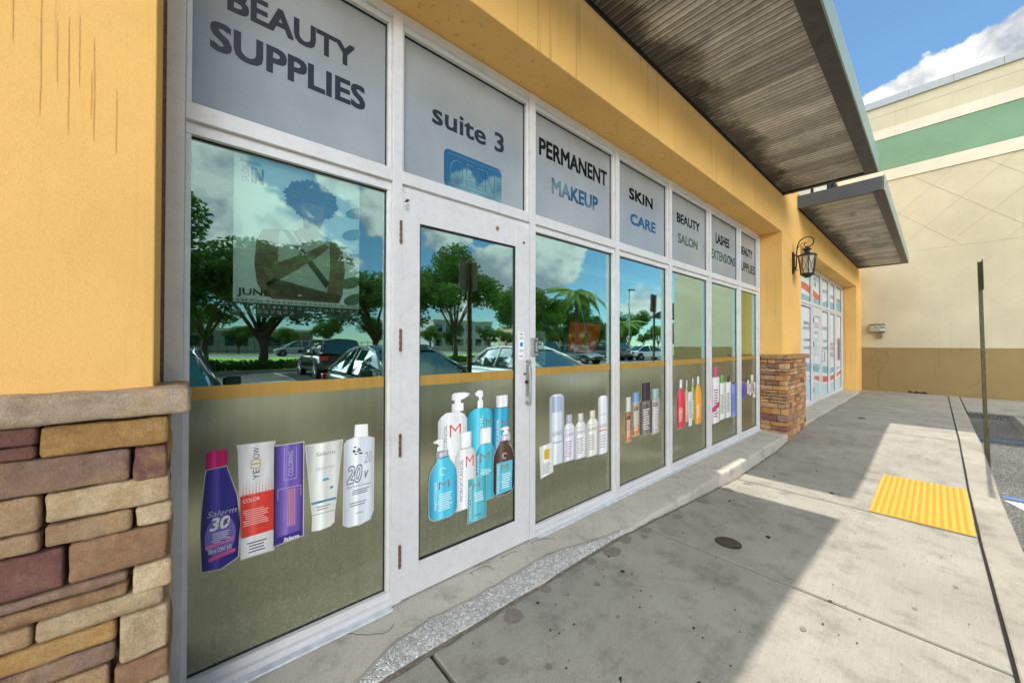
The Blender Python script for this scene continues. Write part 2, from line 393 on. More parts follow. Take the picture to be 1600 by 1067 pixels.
# entrance ledge (two lengths) with a worn, rounded edge
def ledge(x0, x1, name):
    g = G(); P = [(.12, .0), (-.02, -.002), (-.10, -.004), (-.20, -.006), (-.30, -.007), (-.338, -.008), (-.349, -.012), (-.3535, -.022), (-.355, -.05), (-.356, -.3)]
    n = int((x1-x0)/.03); vs = []; fs = []; m = len(P)
    for i in range(n+1):
        x = x0+(x1-x0)*i/n
        for j, (y, zz) in enumerate(P):
            w = noise.noise((x*3, y*3, 0))*.012+noise.noise((x*11, y*4, 5))*.007 if 3 < j < m else 0
            vs.append((x, y+w, zz+(noise.noise((x*9, y*9, 2))*.002 if 0 < j < m-1 else 0)))
    for i in range(n):
        for j in range(m-1): fs.append((i*m+j, i*m+j+1, (i+1)*m+j+1, (i+1)*m+j))
    g.add(vs, fs); return struct(name, g, LEDGE, smooth=True)
ledge(-.045, 6.80, 'entrance_step'); ledge(8.02, 14.86, 'entrance_step')
# exposed pebble patch where the ledge plaster has worn off
t = NT('exposed_pebbles'); v = t.coord(); vo = t.n('ShaderNodeTexVoronoi'); vo.inputs['Scale'].default_value = 84; t.l(v, vo.inputs['Vector'])
vd = t.n('ShaderNodeTexVoronoi', feature='DISTANCE_TO_EDGE'); vd.inputs['Scale'].default_value = 84; t.l(v, vd.inputs['Vector'])
col = t.mix(t.ramp(vd.outputs['Distance'], [(.02, 0), (.13, 1)]), lin((172, 168, 160)), t.ramp(vo.outputs['Color'], [(.1, lin((168, 164, 160))), (.5, lin((208, 205, 200))), (.9, lin((245, 244, 242)))]))
PEB = t.done(t.bsdf(col, .7, 0, .4, t.ramp(vd.outputs['Distance'], [(0, 0), (.2, 1)]), .8, .005))
top = [(.45, -.335), (.53, -.315), (.62, -.26), (.71, -.23), (.915, -.208), (1.1, -.222), (1.258, -.22), (1.5, -.212), (1.735, -.20), (1.9, -.235), (2.05, -.28), (2.2, -.312), (2.4, -.334)]
g = G(); T1 = []; 
for i in range(200):
    x = .45+1.95*i/199
    for (a, ya), (b, yb) in zip(top, top[1:]):
        if a <= x <= b+1e-9: y = ya+(yb-ya)*(x-a)/(b-a); break
    T1.append((x, y+noise.noise((x*14, 2, 0))*.010+noise.noise((x*60, 2, 0))*.006+noise.noise((x*170, 5, 0))*.004))
vs = []; fs = []
for x, y in T1:
    e = -.349+noise.noise((x*6, 1, 3))*.006
    vs += [(x, y, -.001), (x, y-.004, .001), (x, (y+e)/2, .0008), (x, e, -.008), (x, e-.006, -.03)]
for i in range(199):
    for j in range(4): fs.append((i*5+j, i*5+j+1, i*5+j+6, i*5+j+5))
g.add(vs, fs); struct('exposed_pebble_patch', g, PEB)
# cracks along the patch, and the ragged gap between ledge and sidewalk
g = G()
pts = [(x, y+.010+noise.noise((x*20, 7, 0))*.004, .0012) for x, y in T1[::3]]
g.tube(pts, .0008, 4)
for sd, (x, y) in enumerate([(1.25, -.06), (1.6, -.05), (.75, -.12), (3.6, -.15), (4.3, -.22), (1.75, -.04), (5.2, -.2)]):
    p = []; a = random.uniform(0, 6.28)
    for k in range(14):
        p.append((x, y, .0008)); a += random.uniform(-.7, .7); x += math.cos(a)*.022; y = max(-.3, min(-.03, y+math.sin(a)*.016))
    g.tube(p, .0011, 3)
struct('ledge_cracks', g, DKGAP)
g = G(); vs = []; fs = []
for i in range(320):
    x = -.04+i*.0215
    if x > 6.84: break
    w = .012+.014*abs(noise.noise((x*5, 0, 0)))+.008*noise.noise((x*23, 1, 0))
    vs += [(x, -.352, zs(x)+.0045), (x, -.362-w, zs(x)+.0035)]
for i in range(len(vs)//2-1): fs.append((2*i, 2*i+1, 2*i+3, 2*i+2))
g.add(vs, fs); struct('grimy_step_joint', g, plain('grime', (112, 104, 92), .95, var=.45, vs=40, bump=.5))
# stains, gum spots, small marks in the pavement
def blob(g, x, y, r, z, asp=1, sd=0, n=18):
    P = []
    for k in range(n):
        a = 2*math.pi*k/n; rr = r*(1+.28*noise.noise((math.cos(a)*1.5+sd, math.sin(a)*1.5, sd*.7)))
        P.append((x+rr*math.cos(a), y+rr*asp*math.sin(a)))
    g.xy(P, z, .001)
g = G()
for i, (x, y, r) in enumerate([(1.233, -.434, .055), (1.02, -.60, .022), (2.1, -.43, .06), (2.3, -.40, .05), (2.55, -.41, .05), (3.55, -.42, .07), (4.1, -.44, .06), (2.45, -.46, .03), (1.9, -.40, .04), (1.5, -.40, .035), (1.75, -.56, .02), (1.15, -.75, .018), (3.0, -.44, .045), (4.5, -.5, .05), (1.62, -.78, .012), (2.75, -.6, .016)]): blob(g, x, y, r, zs(x)+.0032, .8, i*1.7)
struct('patch_stains', g, plain('stain_brown_grey', (122, 114, 106), .95, var=.14, vs=25, bump=.3))
g = G(); rnd = random.Random(5)
SP = [(1.764, -.818, .007), (1.884, -.813, .005), (1.829, -1.061, .008), (1.80, -1.113, .006), (2.034, -.445, .010), (1.963, -.59, .014), (1.985, -.64, .008), (1.388, -.448, .010), (3.21, -1.013, .020), (5.596, -.897, .020), (4.873, -1.138, .028), (3.77, -.569, .016), (1.30, -.62, .008), (1.32, -.66, .006), (1.1, -.85, .006), (1.33, -.98, .009), (1.55, -1.2, .010), (2.6, -1.45, .012), (3.05, -.70, .007), (9.6, -.9, .09), (5.0, -.62, .018), (1.45, -.52, .006)]
SP += [(rnd.uniform(.8, 4.5), rnd.uniform(-1.95, -.42), rnd.uniform(.002, .0065)) for _ in range(110)]
for i, (x, y, r) in enumerate(SP): blob(g, x, y, r, zs(x)+.0036, .55+.4*((i*7) % 3)/3, i*2.3, 9)
struct('gum_spots', g, plain('old_gum', (34, 34, 34), .8, var=.2))
g = G()
for i, (x, y, r) in enumerate([(2.221, -1.406, .02), (3.4, -1.9, .02), (2.9, -1.75, .016)]): blob(g, x, y, r, zs(x)+.0036, .6, i*3.1, 10)
struct('faint_spots', g, plain('faint_spot', (120, 112, 104), .9))

# cleanout cover
o = T('cleanout_cover', 'small round dark metal cover set in the shaded sidewalk near the step', 'drain cover', (2.86, -.865, -.02))
g = G().lathe([(.078, -.03), (.078, .004), (.070, .006), (.069, .0035)], (2.86, -.865, -.05+.0), 40)
g = G(); c = (2.86, -.865, zs(2.86)); g.lathe([(.082, -.02), (.082, .005), (.074, .0065)], c, 40); g.build('rim', IRON, o)
g = G(); g.lathe([(.073, -.02), (.073, .0072)], c, 36)
for k in range(-6, 7):
    L = math.sqrt(max(0, .066**2-(k*.010)**2)); g.box(c[0]-L, c[0]+L, c[1]+k*.010-.0028, c[1]+k*.010+.0028, c[2]+.0065, c[2]+.0098)
g.build('lid', plain('worn_bronze', (92, 84, 70), .6, .5, .3, 50, .3), o)

# tactile paving: raised truncated domes in rows on a yellow plate
o = T('tactile_paving', 'bright yellow tactile warning plate with rows of raised domes set in the ramp', 'tactile paving', (5.3, -1.72, -.15))
g = G(); z0 = -.150; g.box(4.615, 6.035, -2.03, -1.425, z0-.02, z0+.006)
YEL = plain('tactile_yellow', (206, 148, 26), .8, var=.07, vs=9, bump=.15)
g.build('plate', YEL, o, bevel=.003)
g = G()
nx, ny = 30, 13; PR = [(.0140, .006), (.0105, .0095), (.0075, .0105)]
for i in range(nx):
    for j in range(ny):
        cx, cy = 4.65+i*(1.35/(nx-1)), -1.99+j*(.53/(ny-1)); n = 8; vs = []
        for r, h in PR:
            for k in range(n): vs.append((cx+r*1.15*math.cos(k*math.pi/4), cy+r*math.sin(k*math.pi/4), z0+h))
        fs = [(q*n+k, q*n+(k+1) % n, (q+1)*n+(k+1) % n, (q+1)*n+k) for q in range(2) for k in range(n)]+[tuple(16+k for k in range(n))]
        g.add(vs, fs)
g.build('dome_rows', plain('tactile_dome_yellow', (186, 124, 14), .8, var=.1, vs=30), o, smooth=True)

# ------------------------------------------------------------------ stone veneer
PAL = {'y': (232, 184, 118), 'c': (248, 222, 180), 'b': (192, 152, 118), 'm': (158, 114, 104), 'v': (184, 152, 132), 't': (222, 186, 146), 'o': (204, 146, 92)}
def stone(g, a, b, tone, r=.012, step=.012, amp=.004, seed=0):
    """one rough rounded stone between corners a and b, every face subdivided and dented"""
    a, b = Vector(a), Vector(b); N = [max(2, int(math.ceil((b[i]-a[i])/step))) for i in range(3)]
    idx = {}; vs = []; fs = []
    lo = a+Vector((r, r, r)); hi = b-Vector((r, r, r))
    def vid(i, j, k):
        key = (i, j, k)
        if key not in idx:
            p = Vector([a[q]+(b[q]-a[q])*(i, j, k)[q]/N[q] for q in range(3)])
            c = Vector([min(max(p[q], lo[q]), hi[q]) if lo[q] < hi[q] else (a[q]+b[q])/2 for q in range(3)])
            d = p-c
            if d.length > 1e-7: dn = d.normalized(); p = c+dn*min(d.length, r)
            else: dn = Vector((0, -1, 0))
            s = Vector((seed*3.7, seed*1.3, 0))
            h = noise.noise(p*9+s)*1.2+noise.noise(p*24+s)*.7+noise.noise(p*60+s)*.35
            p = p+dn*amp*h
            idx[key] = len(vs); vs.append(p)
        return idx[key]
    for ax in range(3):
        u, w = [q for q in range(3) if q != ax]
        for e in (0, N[ax]):
            for i in range(N[u]):
                for j in range(N[w]):
                    def q(i, j):
                        t = [0, 0, 0]; t[ax] = e; t[u] = i; t[w] = j; return vid(*t)
                    f = (q(i, j), q(i+1, j), q(i+1, j+1), q(i, j+1))
                    fl = (e == 0) ^ (ax == 1)
                    fs.append(f[::-1] if fl else f)
    g.add(vs, fs, tone)
def tone(k, rnd):
    c = lin(PAL[k]); f = rnd.uniform(.85, 1.12); return tuple(x*f for x in c)

shop = T('shop_building', 'yellow stucco strip mall building with stone clad piers and deep window recesses', 'building', (3.5, 0, 0))
rnd = random.Random(3)
near = [('m', -.42, -.284, 1.086, 1.132), ('m', -.40, -.285, 1.050, 1.084), ('y', -.281, -.044, 1.050, 1.128), ('v', -.45, -.120, .962, 1.047), ('m', -.117, -.043, .953, 1.047),
        ('t', -.44, -.277, .872, .958), ('c', -.273, -.043, .884, .958), ('c', -.113, -.039, .823, .879), ('t', -.273, -.116, .823, .879), ('t', -.46, -.276, .821, .868), ('b', -.232, -.041, .718, .819), ('m', -.43, -.236, .716, .817),
        ('v', -.44, -.121, .686, .713), ('b', -.42, -.121, .647, .683), ('c', -.117, -.037, .640, .714), ('c', -.284, -.056, .592, .643), ('t', -.45, -.287, .592, .642),
        ('c', -.140, -.040, .462, .588), ('y', -.44, -.144, .537, .588), ('v', -.46, -.144, .483, .533), ('b', -.15, -.04, .385, .458), ('t', -.42, -.155, .410, .478), ('c', -.12, -.04, .30, .38), ('y', -.44, -.125, .33, .405)]
g = G()
for i, (c, x0, x1, z0, z1) in enumerate(near):
    if x1 > -.06: x1 += rnd.uniform(-.004, .006)
    stone(g, (x0+.002, -.362-rnd.uniform(0, .006), z0+.001), (x1-.002, -.30, z1-.001), tone(c, rnd), .008, .0085, .0035, i)
z = .32
while z > -.03:                                           # courses below the frame of the picture
    h = rnd.uniform(.045, .09); x = -.42
    while x < -.05:
        w = rnd.uniform(.1, .24); x1 = min(-.042, x+w)
        if -.042-x1 < .05: x1 = -.042
        stone(g, (x, -.36, z-h+.002), (x1-.004, -.30, z-.002), tone(rnd.choice('yctbvm'), rnd), .01, .02, .003, rnd.random()*50); x = x1+.002
    z -= h
z = 1.13
while z > -.03:                                           # left of the picture
    h = rnd.uniform(.05, .1); x = -2.62
    while x < -.48:
        w = rnd.uniform(.15, .4); x1 = min(-.465, x+w)
        stone(g, (x, -.36, max(-.05, z-h)+.002), (x1-.004, -.30, z-.002), tone(rnd.choice('yctbvm'), rnd), .012, .03, .004, rnd.random()*50); x = x1+.002
    z -= h
z = 1.13
while z > -.03:                                           # return side of the near pier
    h = rnd.uniform(.05, .1)
    stone(g, (-.08, -.285, max(-.05, z-h)+.002), (-.046+rnd.uniform(-.004, .008), -.02, z-.002), tone(rnd.choice('yctbvm'), rnd), .01, .02, .004, rnd.random()*50)
    z -= h
sv = g.build('stone_veneer', STONE, shop, smooth=True)
g = G(); g.box(-2.62, -.058, -.318, .1, -.24, 1.13); g.build('mortar_bed', MORTAR, sv)
g = G(); stone(g, (-2.66, -.388, 1.134), (.004, -.262, 1.208), lin((222, 200, 172)), .016, .011, .0045, 4)
stone(g, (-.10, -.262, 1.136), (.002, -.03, 1.206), lin((222, 200, 172)), .012, .02, .003, 9); g.build('stone_cap', CAPM, shop, smooth=True)
# far pier
g = G(); z = 1.115; s = 0
while z > -.16:
    h = rnd.uniform(.058, .108); y = -.352; z0 = max(-.17, z-h); first = True
    if h > .085 and rnd.random() < .4: hs = [(z0, (z0+z)/2), ((z0+z)/2, z)]
    else: hs = [(z0, z)]
    for za, zb in hs:
        y = -.352; first = True
        while y < -.02:
            w = rnd.uniform(.07, .24); y1 = min(-.005, y+w)
            if -.005-y1 < .05: y1 = -.005
            x1 = 6.80+rnd.uniform(.08, .22) if first else 6.86
            s += 1; stone(g, (6.803-rnd.uniform(0, .012), y+.0015, za+.0025), (x1-.003, y1-.0015, zb-.0025), tone(rnd.choice('yyoobbttvm'), rnd), .007, .013, .004, s)
            if first: fx = x1
            y = y1; first = False
        x = fx
        while x < 8.0:
            w = rnd.uniform(.08, .28); x1 = min(8.02, x+w)
            if 8.02-x1 < .06: x1 = 8.02
            s += 1; stone(g, (x+.0015, -.352-rnd.uniform(0, .012), za+.0025), (x1-.0015, -.30, zb-.0025), tone(rnd.choice('yyoobbttvm'), rnd), .007, .02, .004, s); x = x1
    z = z0-.0005
sv = g.build('stone_veneer', STONE, shop, smooth=True)
g = G(); g.box(6.83, 8.0, -.325, .05, -.24, 1.12); g.build('mortar_bed', MORTAR, sv)
g = G()
for x0, x1, y0, y1 in [(6.785, 7.02, -.385, -.012), (7.024, 7.42, -.388, -.26), (7.424, 7.78, -.385, -.26), (7.784, 8.13, -.39, -.26)]:
    s += 1; stone(g, (x0, y0, 1.118), (x1, y1, 1.192), lin(rnd.choice([(172, 130, 92), (190, 150, 108)])), .012, .018, .004, s)
g.build('stone_cap', CAPM, shop, smooth=True)

# rain drip stains with their own shapes on the stucco faces
g = G(); rd = random.Random(12)
for x, za, zb, w in [(-.300, 2.26, 1.93, .0032), (-.272, 2.2, 2.02, .002), (-.252, 2.22, 1.90, .003), (-.233, 2.24, 2.04, .0022), (-.206, 2.19, 1.90, .0036), (-.211, 2.1, 1.96, .002), (-.163, 2.07, 1.88, .003), (-.345, 2.3, 2.1, .002)]+[(rd.uniform(.9, 6.7), 3.62, rd.uniform(3.12, 3.35), rd.uniform(.0015, .004)) for _ in range(46)]+[(rd.uniform(7.0, 7.8), 3.1, rd.uniform(2.2, 2.9), .003) for _ in range(5)]:
    n = 14; P = []; Q = []
    for k in range(n+1):
        z = za+(zb-za)*k/n; ww = .8*w*math.sin(math.pi*min(1, max(.04, k/n*.96+.02)))**.5*(1+.3*noise.noise((z*40, x*9, 0))); xo = x+.0015*noise.noise((z*14, x*7, 3)); P.append((xo-ww/2, z)); Q.append((xo+ww/2, z))
    yv = -.2913 if za < 3.08 or x > 6.9 else -.2892
    vs = [(a, yv, b) for a, b in P]+[(a, yv, b) for a, b in Q]; g.add(vs, [(k, k+1, n+1+k+1, n+1+k) for k in range(n)])
g.build('drip_stains', plain('drip_stain', (216, 169, 98), .95, var=.10, vs=40), shop)
# stucco walls, beam and soffit
ZH = 3.08
g = G(); g.box(-2.6, -.08, -.29, .2, 1.19, ZH); g.build('pier', YELLOW, shop, bevel=.004)
g = G(); g.box(6.835, 8.0, -.29, .2, 1.15, ZH); g.build('pier', YELLOW, shop, bevel=.004)
g = G(); g.box(14.86, 15.99, -.29, .2, -.2, ZH); g.build('pier', YELLOW, shop, bevel=.004)
g = G(); g.box(-2.6, 15.99, -.288, .22, ZH+.001, 4.5); g.build('wall_beam', YELLOW, shop, bevel=.006)
g = G(); g.box(-2.6, 7.83, -.2905, -.26, 3.84, 7.4); g.box(7.9, 15.99, .25, .4, 4.5, 7.2); g.build('upper_wall', YELLOW, shop)
g = G(); g.box(7.835, 15.9, -.300, -.26, 3.92, 4.96); g.build('sign_band', PALE, shop)
g = G(); g.box(7.835, 15.9, -.36, .26, 4.965, 5.03); g.build('coping', CHAN, shop)
g = G(); g.box(-2.6, 16, .25, 8, 7.2, 7.4); g.build('roof', INT, shop)
g = G(); g.box(-2.6, 16, 3.6, 3.8, -.1, 3.4); g.build('interior_wall', INT, shop)
G().box(-2.6, -2.4, .2, 3.6, -.1, 3.4).build('interior_wall', INT, shop); G().box(7.4, 7.5, .12, 3.6, -.1, 3.4).build('interior_wall', INT, shop)
g = G(); g.box(-2.6, 16, .13, 3.6, -.12, -.02); g.build('interior_floor', INTD, shop)
g = G(); g.box(-2.6, 16, .22, 3.6, 3.2, 3.4); g.build('interior_ceiling', INT, shop)
g = G(); g.box(2.5, 6.9, .35, .37, 2.01, 2.10); g.build('interior_shade', plain('shade_fabric', (225, 222, 200), .8), shop)

# ------------------------------------------------------------------ storefront 1
front = T('storefront', 'white aluminium shopfront with grey lettered transoms and olive film on the lower glass', 'shopfront', (3.4, 0, 0))
XR = [-.018, .8345, 1.8138, 2.8548, 3.8467, 4.8943, 5.960, 6.823]
W = .052
def frame_parts(XR, z0, zt0, zt1, ztop, door, par):
    for i, x in enumerate(XR):
        G().box(x-W, x, 0, .10, z0, ztop).build('mullion', FRAME, par, bevel=.0015)
    for i, (a, b) in enumerate(zip(XR, XR[1:])):
        b = b-W
        G().box(a+.0005, b-.0005, .001, .10, ztop-.045, ztop).build('head_rail', FRAME, par, bevel=.0015)
        G().box(a+.0005, b-.0005, .001, .10, zt0+.045, zt1).build('transom_rail', FRAME, par, bevel=.0015)
        s = G(); s.box(a+.0005, b-.0005, .022, .09, zt0, zt0+.044)
        s.box(a+.0005, b-.0005, .022, .09, ztop-.075, ztop-.0455)
        for zz0, zz1 in ([(zt1+.001, ztop-.076)] if i == door else [(zt1+.001, ztop-.076), (z0+.066, zt0-.001)]):
            s.box(a+.0005, a+.018, .024, .09, zz0, zz1); s.box(b-.018, b-.0005, .024, .09, zz0, zz1)
        if i != door:
            G().box(a+.0005, b-.0005, .001, .10, z0, z0+.030).build('sill_rail', FRAME, par, bevel=.0015); s.box(a+.0005, b-.0005, .020, .09, z0+.0305, z0+.065)
        s.build('glazing_stop', FRAME, par, bevel=.001)
frame_parts(XR, .004, 2.135, 2.245, ZH-.002, 1, front)
g = G(); g.box(-.02, .78, -.035, -.001, .0005, .010); g.box(1.83, 6.8, -.030, -.001, .0005, .009); g.build('sill_flashing', plain('white_sill_paint', (206, 210, 214), .6, var=.2, vs=20), front)
CAULK = plain('grey_caulk', (120, 108, 98), .9, var=.3, vs=60)
G().box(-.082, -.0705, .004, .06, 1.2, ZH-.01).build('caulk', CAULK, front); G().box(XR[-1]+.001, 6.838, .004, .06, 0, ZH-.01).build('caulk', CAULK, front)

TXT = {0: [('BEAUTY', .105, .605, 2.690, 2.802, NAVY), ('SUPPLIES', .052, .657, 2.505, 2.625, NAVY)],
       1: [('suite 3', 1.033, 1.565, 2.600, 2.725, NAVY)],
       2: [('PERMANENT', 1.895, 2.735, 2.712, 2.842, BLKG), ('MAKEUP', 2.03, 2.605, 2.465, 2.585, CUT2)],
       3: [('SKIN', 3.09, 3.53, 2.705, 2.815, BLKG), ('CARE', 3.11, 3.585, 2.472, 2.580, CUT2)],
       4: [('BEAUTY', 4.06, 4.66, 2.70, 2.81, BLKG), ('SALON', 4.09, 4.60, 2.475, 2.585, CUT2)],
       5: [('LASHES', 5.16, 5.64, 2.67, 2.80, BLKG), ('EXTENSIONS', 5.01, 5.87, 2.45, 2.575, CUT2)],
       6: [('BEAUTY', 6.09, 6.62, 2.68, 2.80, BLKG), ('SUPPLIES', 6.02, 6.74, 2.44, 2.575, CUT2)]}
for i, (a, b) in enumerate(zip(XR, XR[1:])):
    b -= W
    tw = G().box(a+.01, b-.01, .0502, .056, 2.246, ZH-.046).build('transom_window', FILM_UP, front)
    for s_, x0, x1, z0, z1, mm in TXT[i]: text(s_, x0, x1, z0, z1, mm, tw, y=.0494, bold=.020 if s_ == 'suite 3' else .034)
    if i != 1:
        w = G().box(a+.01, b-.01, .050, .056, .069, 1.117).build('lower_film', FILM_LO, front)
        G().box(a+.01, b-.01, .0495, .056, 1.1172, 1.172).build('film_edge_band', GOLD, w)
        G().box(a+.01, b-.01, .050, .056, 1.1725, 2.15).build('window_pane', GLASS, front)
        g = G(); g.box(a+.018, b-.018, .044, .0495, .0655, .0735); g.box(a+.018, b-.018, .044, .0495, 2.130, 2.1345); g.box(b-.0235, b-.0182, .044, .0495, .07, 2.13); g.box(b-.0235, b-.0182, .044, .0495, 2.25, ZH-.08); g.box(a+.018, b-.018, .044, .0495, ZH-.084, ZH-.0765)
        g.build('gasket', BLACK, front)
    else:
        g = G(); g.box(b-.0235, b-.0182, .044, .0495, 2.25, ZH-.08); g.box(a+.018, b-.018, .044, .0495, ZH-.084, ZH-.0765); g.build('gasket', BLACK, front)

# open sign behind its clear cut-out in the film over the door
def rrect(x0, x1, z0, z1, r, n=6):
    P = []
    for cx, cz, a0 in ((x1-r, z1-r, 0), (x0+r, z1-r, 90), (x0+r, z0+r, 180), (x1-r, z0+r, 270)):
        for k in range(n+1): a = R(a0+90*k/n); P.append((cx+r*math.cos(a), cz+r*math.sin(a)))
    return P
o = T('open_sign', 'rounded clear window with outlined OPEN lettering in the film above the glass door', 'sign', (1.32, .05, 2.38))
TEALG = cutout_mat('teal_clear_glass', .42, (.40, .80, .90)); G().xz(rrect(1.109, 1.545, 2.262, 2.487, .035), .0490, .001).build('clear_pane', TEALG, o)
OUTL = plain('pale_outline', (84, 130, 150), .4, var=.02)
for s_, x0, x1, z0, z1 in (('OPEN', 1.15, 1.50, 2.30, 2.44),):
    a = text(s_, x0, x1, z0, z1, OUTL, o, y=.0482, bold=.0); 
    text(s_, x0+.006, x1-.006, z0+.004, z1-.004, TEALG, o, y=.0474, bold=-.012, name='lettering_inner')
g = G(); 
for (x0, x1, z0, z1) in ((1.14, 1.515, 2.462, 2.466), (1.14, 1.515, 2.284, 2.288)): g.box(x0, x1, .0478, .0485, z0, z1)
g.build('neon_border', OUTL, o)

# door
door = T('glass_door', 'white framed glass entrance door with pull handle and hinges', 'door', (1.29, 0, 0))
D0, D1, DB, DT = .8215, 1.7575, .008, 2.131
g = G(); g.box(D0, .936, .002, .045, DB, DT); g.box(1.632, D1, .002, .045, DB, DT); g.build('stile', FRAME, door, bevel=.002)
g = G(); g.box(.9363, 1.6317, .003, .045, DB, .172); g.box(.9363, 1.6317, .003, .045, 1.99, DT); g.build('rail', FRAME, door, bevel=.0015)
g = G(); g.box(.9365, .944, .010, .03, .1725, 1.9895); g.box(1.624, 1.6315, .010, .03, .1725, 1.9895); g.box(.944, 1.624, .010, .03, .1725, .180); g.box(.944, 1.624, .010, .03, 1.982, 1.9895); g.build('gasket', BLACK, door)
w = G().box(.937, 1.631, .018, .024, .173, 1.112).build('lower_film', FILM_LO, door)
G().box(.937, 1.631, .0175, .024, 1.1122, 1.168).build('film_edge_band', GOLD, w)
G().box(.937, 1.631, .018, .024, 1.1685, 1.989).build('window_pane', GLASS, door)
g = G(); g.box(D1+.003, XR[2]-W-.0005, -.001, .08, .004, 2.134); g.box(.7832, .8205, -.002, .08, .004, 2.134); g.build('jamb', FRAME, door, bevel=.0015)
for z in (1.862, 1.30, .755, .182):
    g = G(); g.tube([(.824, -.006, z), (.824, -.006, z+.118)], .0062, 8)
    for k in range(4): g.tube([(.824, -.006, z+.006+k*.03), (.824, -.006, z+.022+k*.03)], .0074, 8)
    g.build('hinge', RUST, door)
g = G()
HP = [(1.728, -.002, 1.222), (1.722, -.035, 1.228), (1.708, -.058, 1.218), (1.700, -.066, 1.19), (1.699, -.068, 1.08), (1.700, -.066, .975), (1.708, -.058, .948), (1.722, -.035, .938), (1.728, -.002, .944)]
g.tube(HP, .0095, 10); hd = g.build('handle', plain('grey_handle', (170, 168, 164), .45, .4), door, smooth=True)
g = G(); g.box(1.7225, 1.7565, -.010, .0015, .985, 1.20); g.build('lock_plate', STEEL, door, bevel=.004)
g = G(); g.tube([(1.722, -.016, 1.085), (1.722, -.001, 1.085)], .011, 12); g.tube([(1.706, -.010, 1.14), (1.706, 0, 1.14)], .006, 10); g.build('keyhole', IRON, door)
g = G(); g.box(1.762, 1.812, -.032, -.0015, 1.262, 1.385); kp = g.build('card_reader', STEEL, door, bevel=.006)
g = G(); g.box(1.774, 1.800, -.0345, -.0325, 1.280, 1.366); g.build('reader_window', BLACK, kp)
g = G(); g.box(1.778, 1.796, -.0355, -.0346, 1.288, 1.358); g.build('reader_face', plain('reader_grey', (150, 150, 158), .4), kp)
g = G(); g.lathe([(.009, 0), (.012, .004), (.010, .010), (.004, .013)], (0, 0, 0), 12)
g.v = [(1.467+x, -.001-z, 2.075+y) for x, y, z in g.v]; g.build('bolt_head', plain('copper_bolt', (168, 96, 70), .5, .3), door, smooth=True)
g = G(); g.lathe([(.007, 0), (.008, .004), (.004, .007)], (0, 0, 0), 12); g.v = [(1.700+x, .001-z, 2.026+y) for x, y, z in g.v]; g.build('screw', IRON, door)
WP = plain('white_label', (238, 238, 236), .5, var=.02); BK = plain('label_ink', (40, 42, 46), .6, var=.02)
lb = T('door_label_strip', 'tall narrow white label strip with blue square stuck beside the door handle', 'sticker', (1.68, 0, 1.34))
G().xz(rrect(1.655, 1.706, 1.238, 1.438, .005), .0008, .001).build('label_paper', WP, lb)
text('WELCOME', 1.660, 1.701, 1.425, 1.433, BK, lb, y=.0004, bold=.01); text('VISA', 1.664, 1.697, 1.402, 1.413, BK, lb, y=.0004)
G().xz(rrect(1.668, 1.694, 1.325, 1.352, .002), .0004, .0004).build('blue_square', ink((30, 130, 200)), lb)
for k, z in enumerate((1.375, 1.385, 1.30, 1.29, 1.262, 1.254)): G().box(1.663, 1.698, .0002, .0007, z, z+.003).build('text_line', BK, lb)
lb = T('door_corner_sticker', 'small faded black and white sticker on the top hinge corner of the door', 'sticker', (.86, 0, 2.07))
G().xz(rrect(.838, .878, 2.035, 2.108, .004), .0008, .001).build('label_paper', plain('faded_label', (205, 205, 205), .5), lb)
g = G(); rr = random.Random(2)
for k in range(16): x = .842+rr.random()*.022; z = 2.085+rr.random()*.016; g.box(x, x+.010, .0003, .0007, z, z+.003)
for k in range(6): x = .843+rr.random()*.016; z = 2.045+k*.006; g.box(x, x+.016, .0003, .0007, z, z+.002)
g.build('print', BK, lb)

# ------------------------------------------------------------------ window stickers
LAY = [0]
def yy(k): return .0492-.0007*k
def sil(prof, x0, x1, z0, z1):
    cx = (x0+x1)/2; hw = (x1-x0)/2; H = z1-z0
    P = [(cx+hw*w, z0+H*h) for h, w in prof]; return P+[(2*cx-x, z) for x, z in P[::-1]]
def rim(P, d=.004):
    cx = sum(p[0] for p in P)/len(P); cz = sum(p[1] for p in P)/len(P); w = max(p[0] for p in P)-min(p[0] for p in P); h = max(p[1] for p in P)-min(p[1] for p in P)
    return [(cx+(x-cx)*(1+2*d/w), cz+(z-cz)*(1+2*d/h)) for x, z in P]
RIM = plain('sticker_border', (196, 196, 186), .5, var=.05)
def piece(P, mat_, par, k, name, off=0):
    g = G(); g.xz(P, yy(k)+off, .0006); return g.build(name, mat_, par)
BOT = [(0, .86), (.012, .94), (.04, 1), (.75, 1), (.84, .95), (.91, .72), (.96, .45), (1, .40)]
CYL = [(0, .80), (.02, .95), (.045, 1), (.93, 1), (.965, .93), (.985, .72), (1, .5)]
CAP = [(0, 1), (.95, 1), (1, .92)]
RND = [(0, .5), (.03, .8), (.07, .95), (.12, 1), (.62, 1), (.76, .93), (.86, .72), (.93, .48), (1, .40)]
PUMP = [(0, .62), (.3, .62), (.31, .42), (.42, .42), (.43, .55), (.60, .55), (.61, .36), (.72, .36), (.74, .60), (.9, .62), (1, .5)]
TUBE = [(0, .62), (.16, .66), (.17, .70), (.6, .86), (1, 1)]
GRID_W = (235, 235, 235)
def lines(par, x0, x1, z0, z1, n, rgb, k, seed=1):
    g = G(); r = random.Random(seed); h = (z1-z0)/n
    for i in range(n):
        a = x0+r.random()*.12*(x1-x0); b = x1-r.random()*.25*(x1-x0); zc = z0+h*i
        g.box(a, b, yy(k), yy(k)+.0005, zc, zc+h*.42)
    return g.build('fine_print', ink(rgb), par)

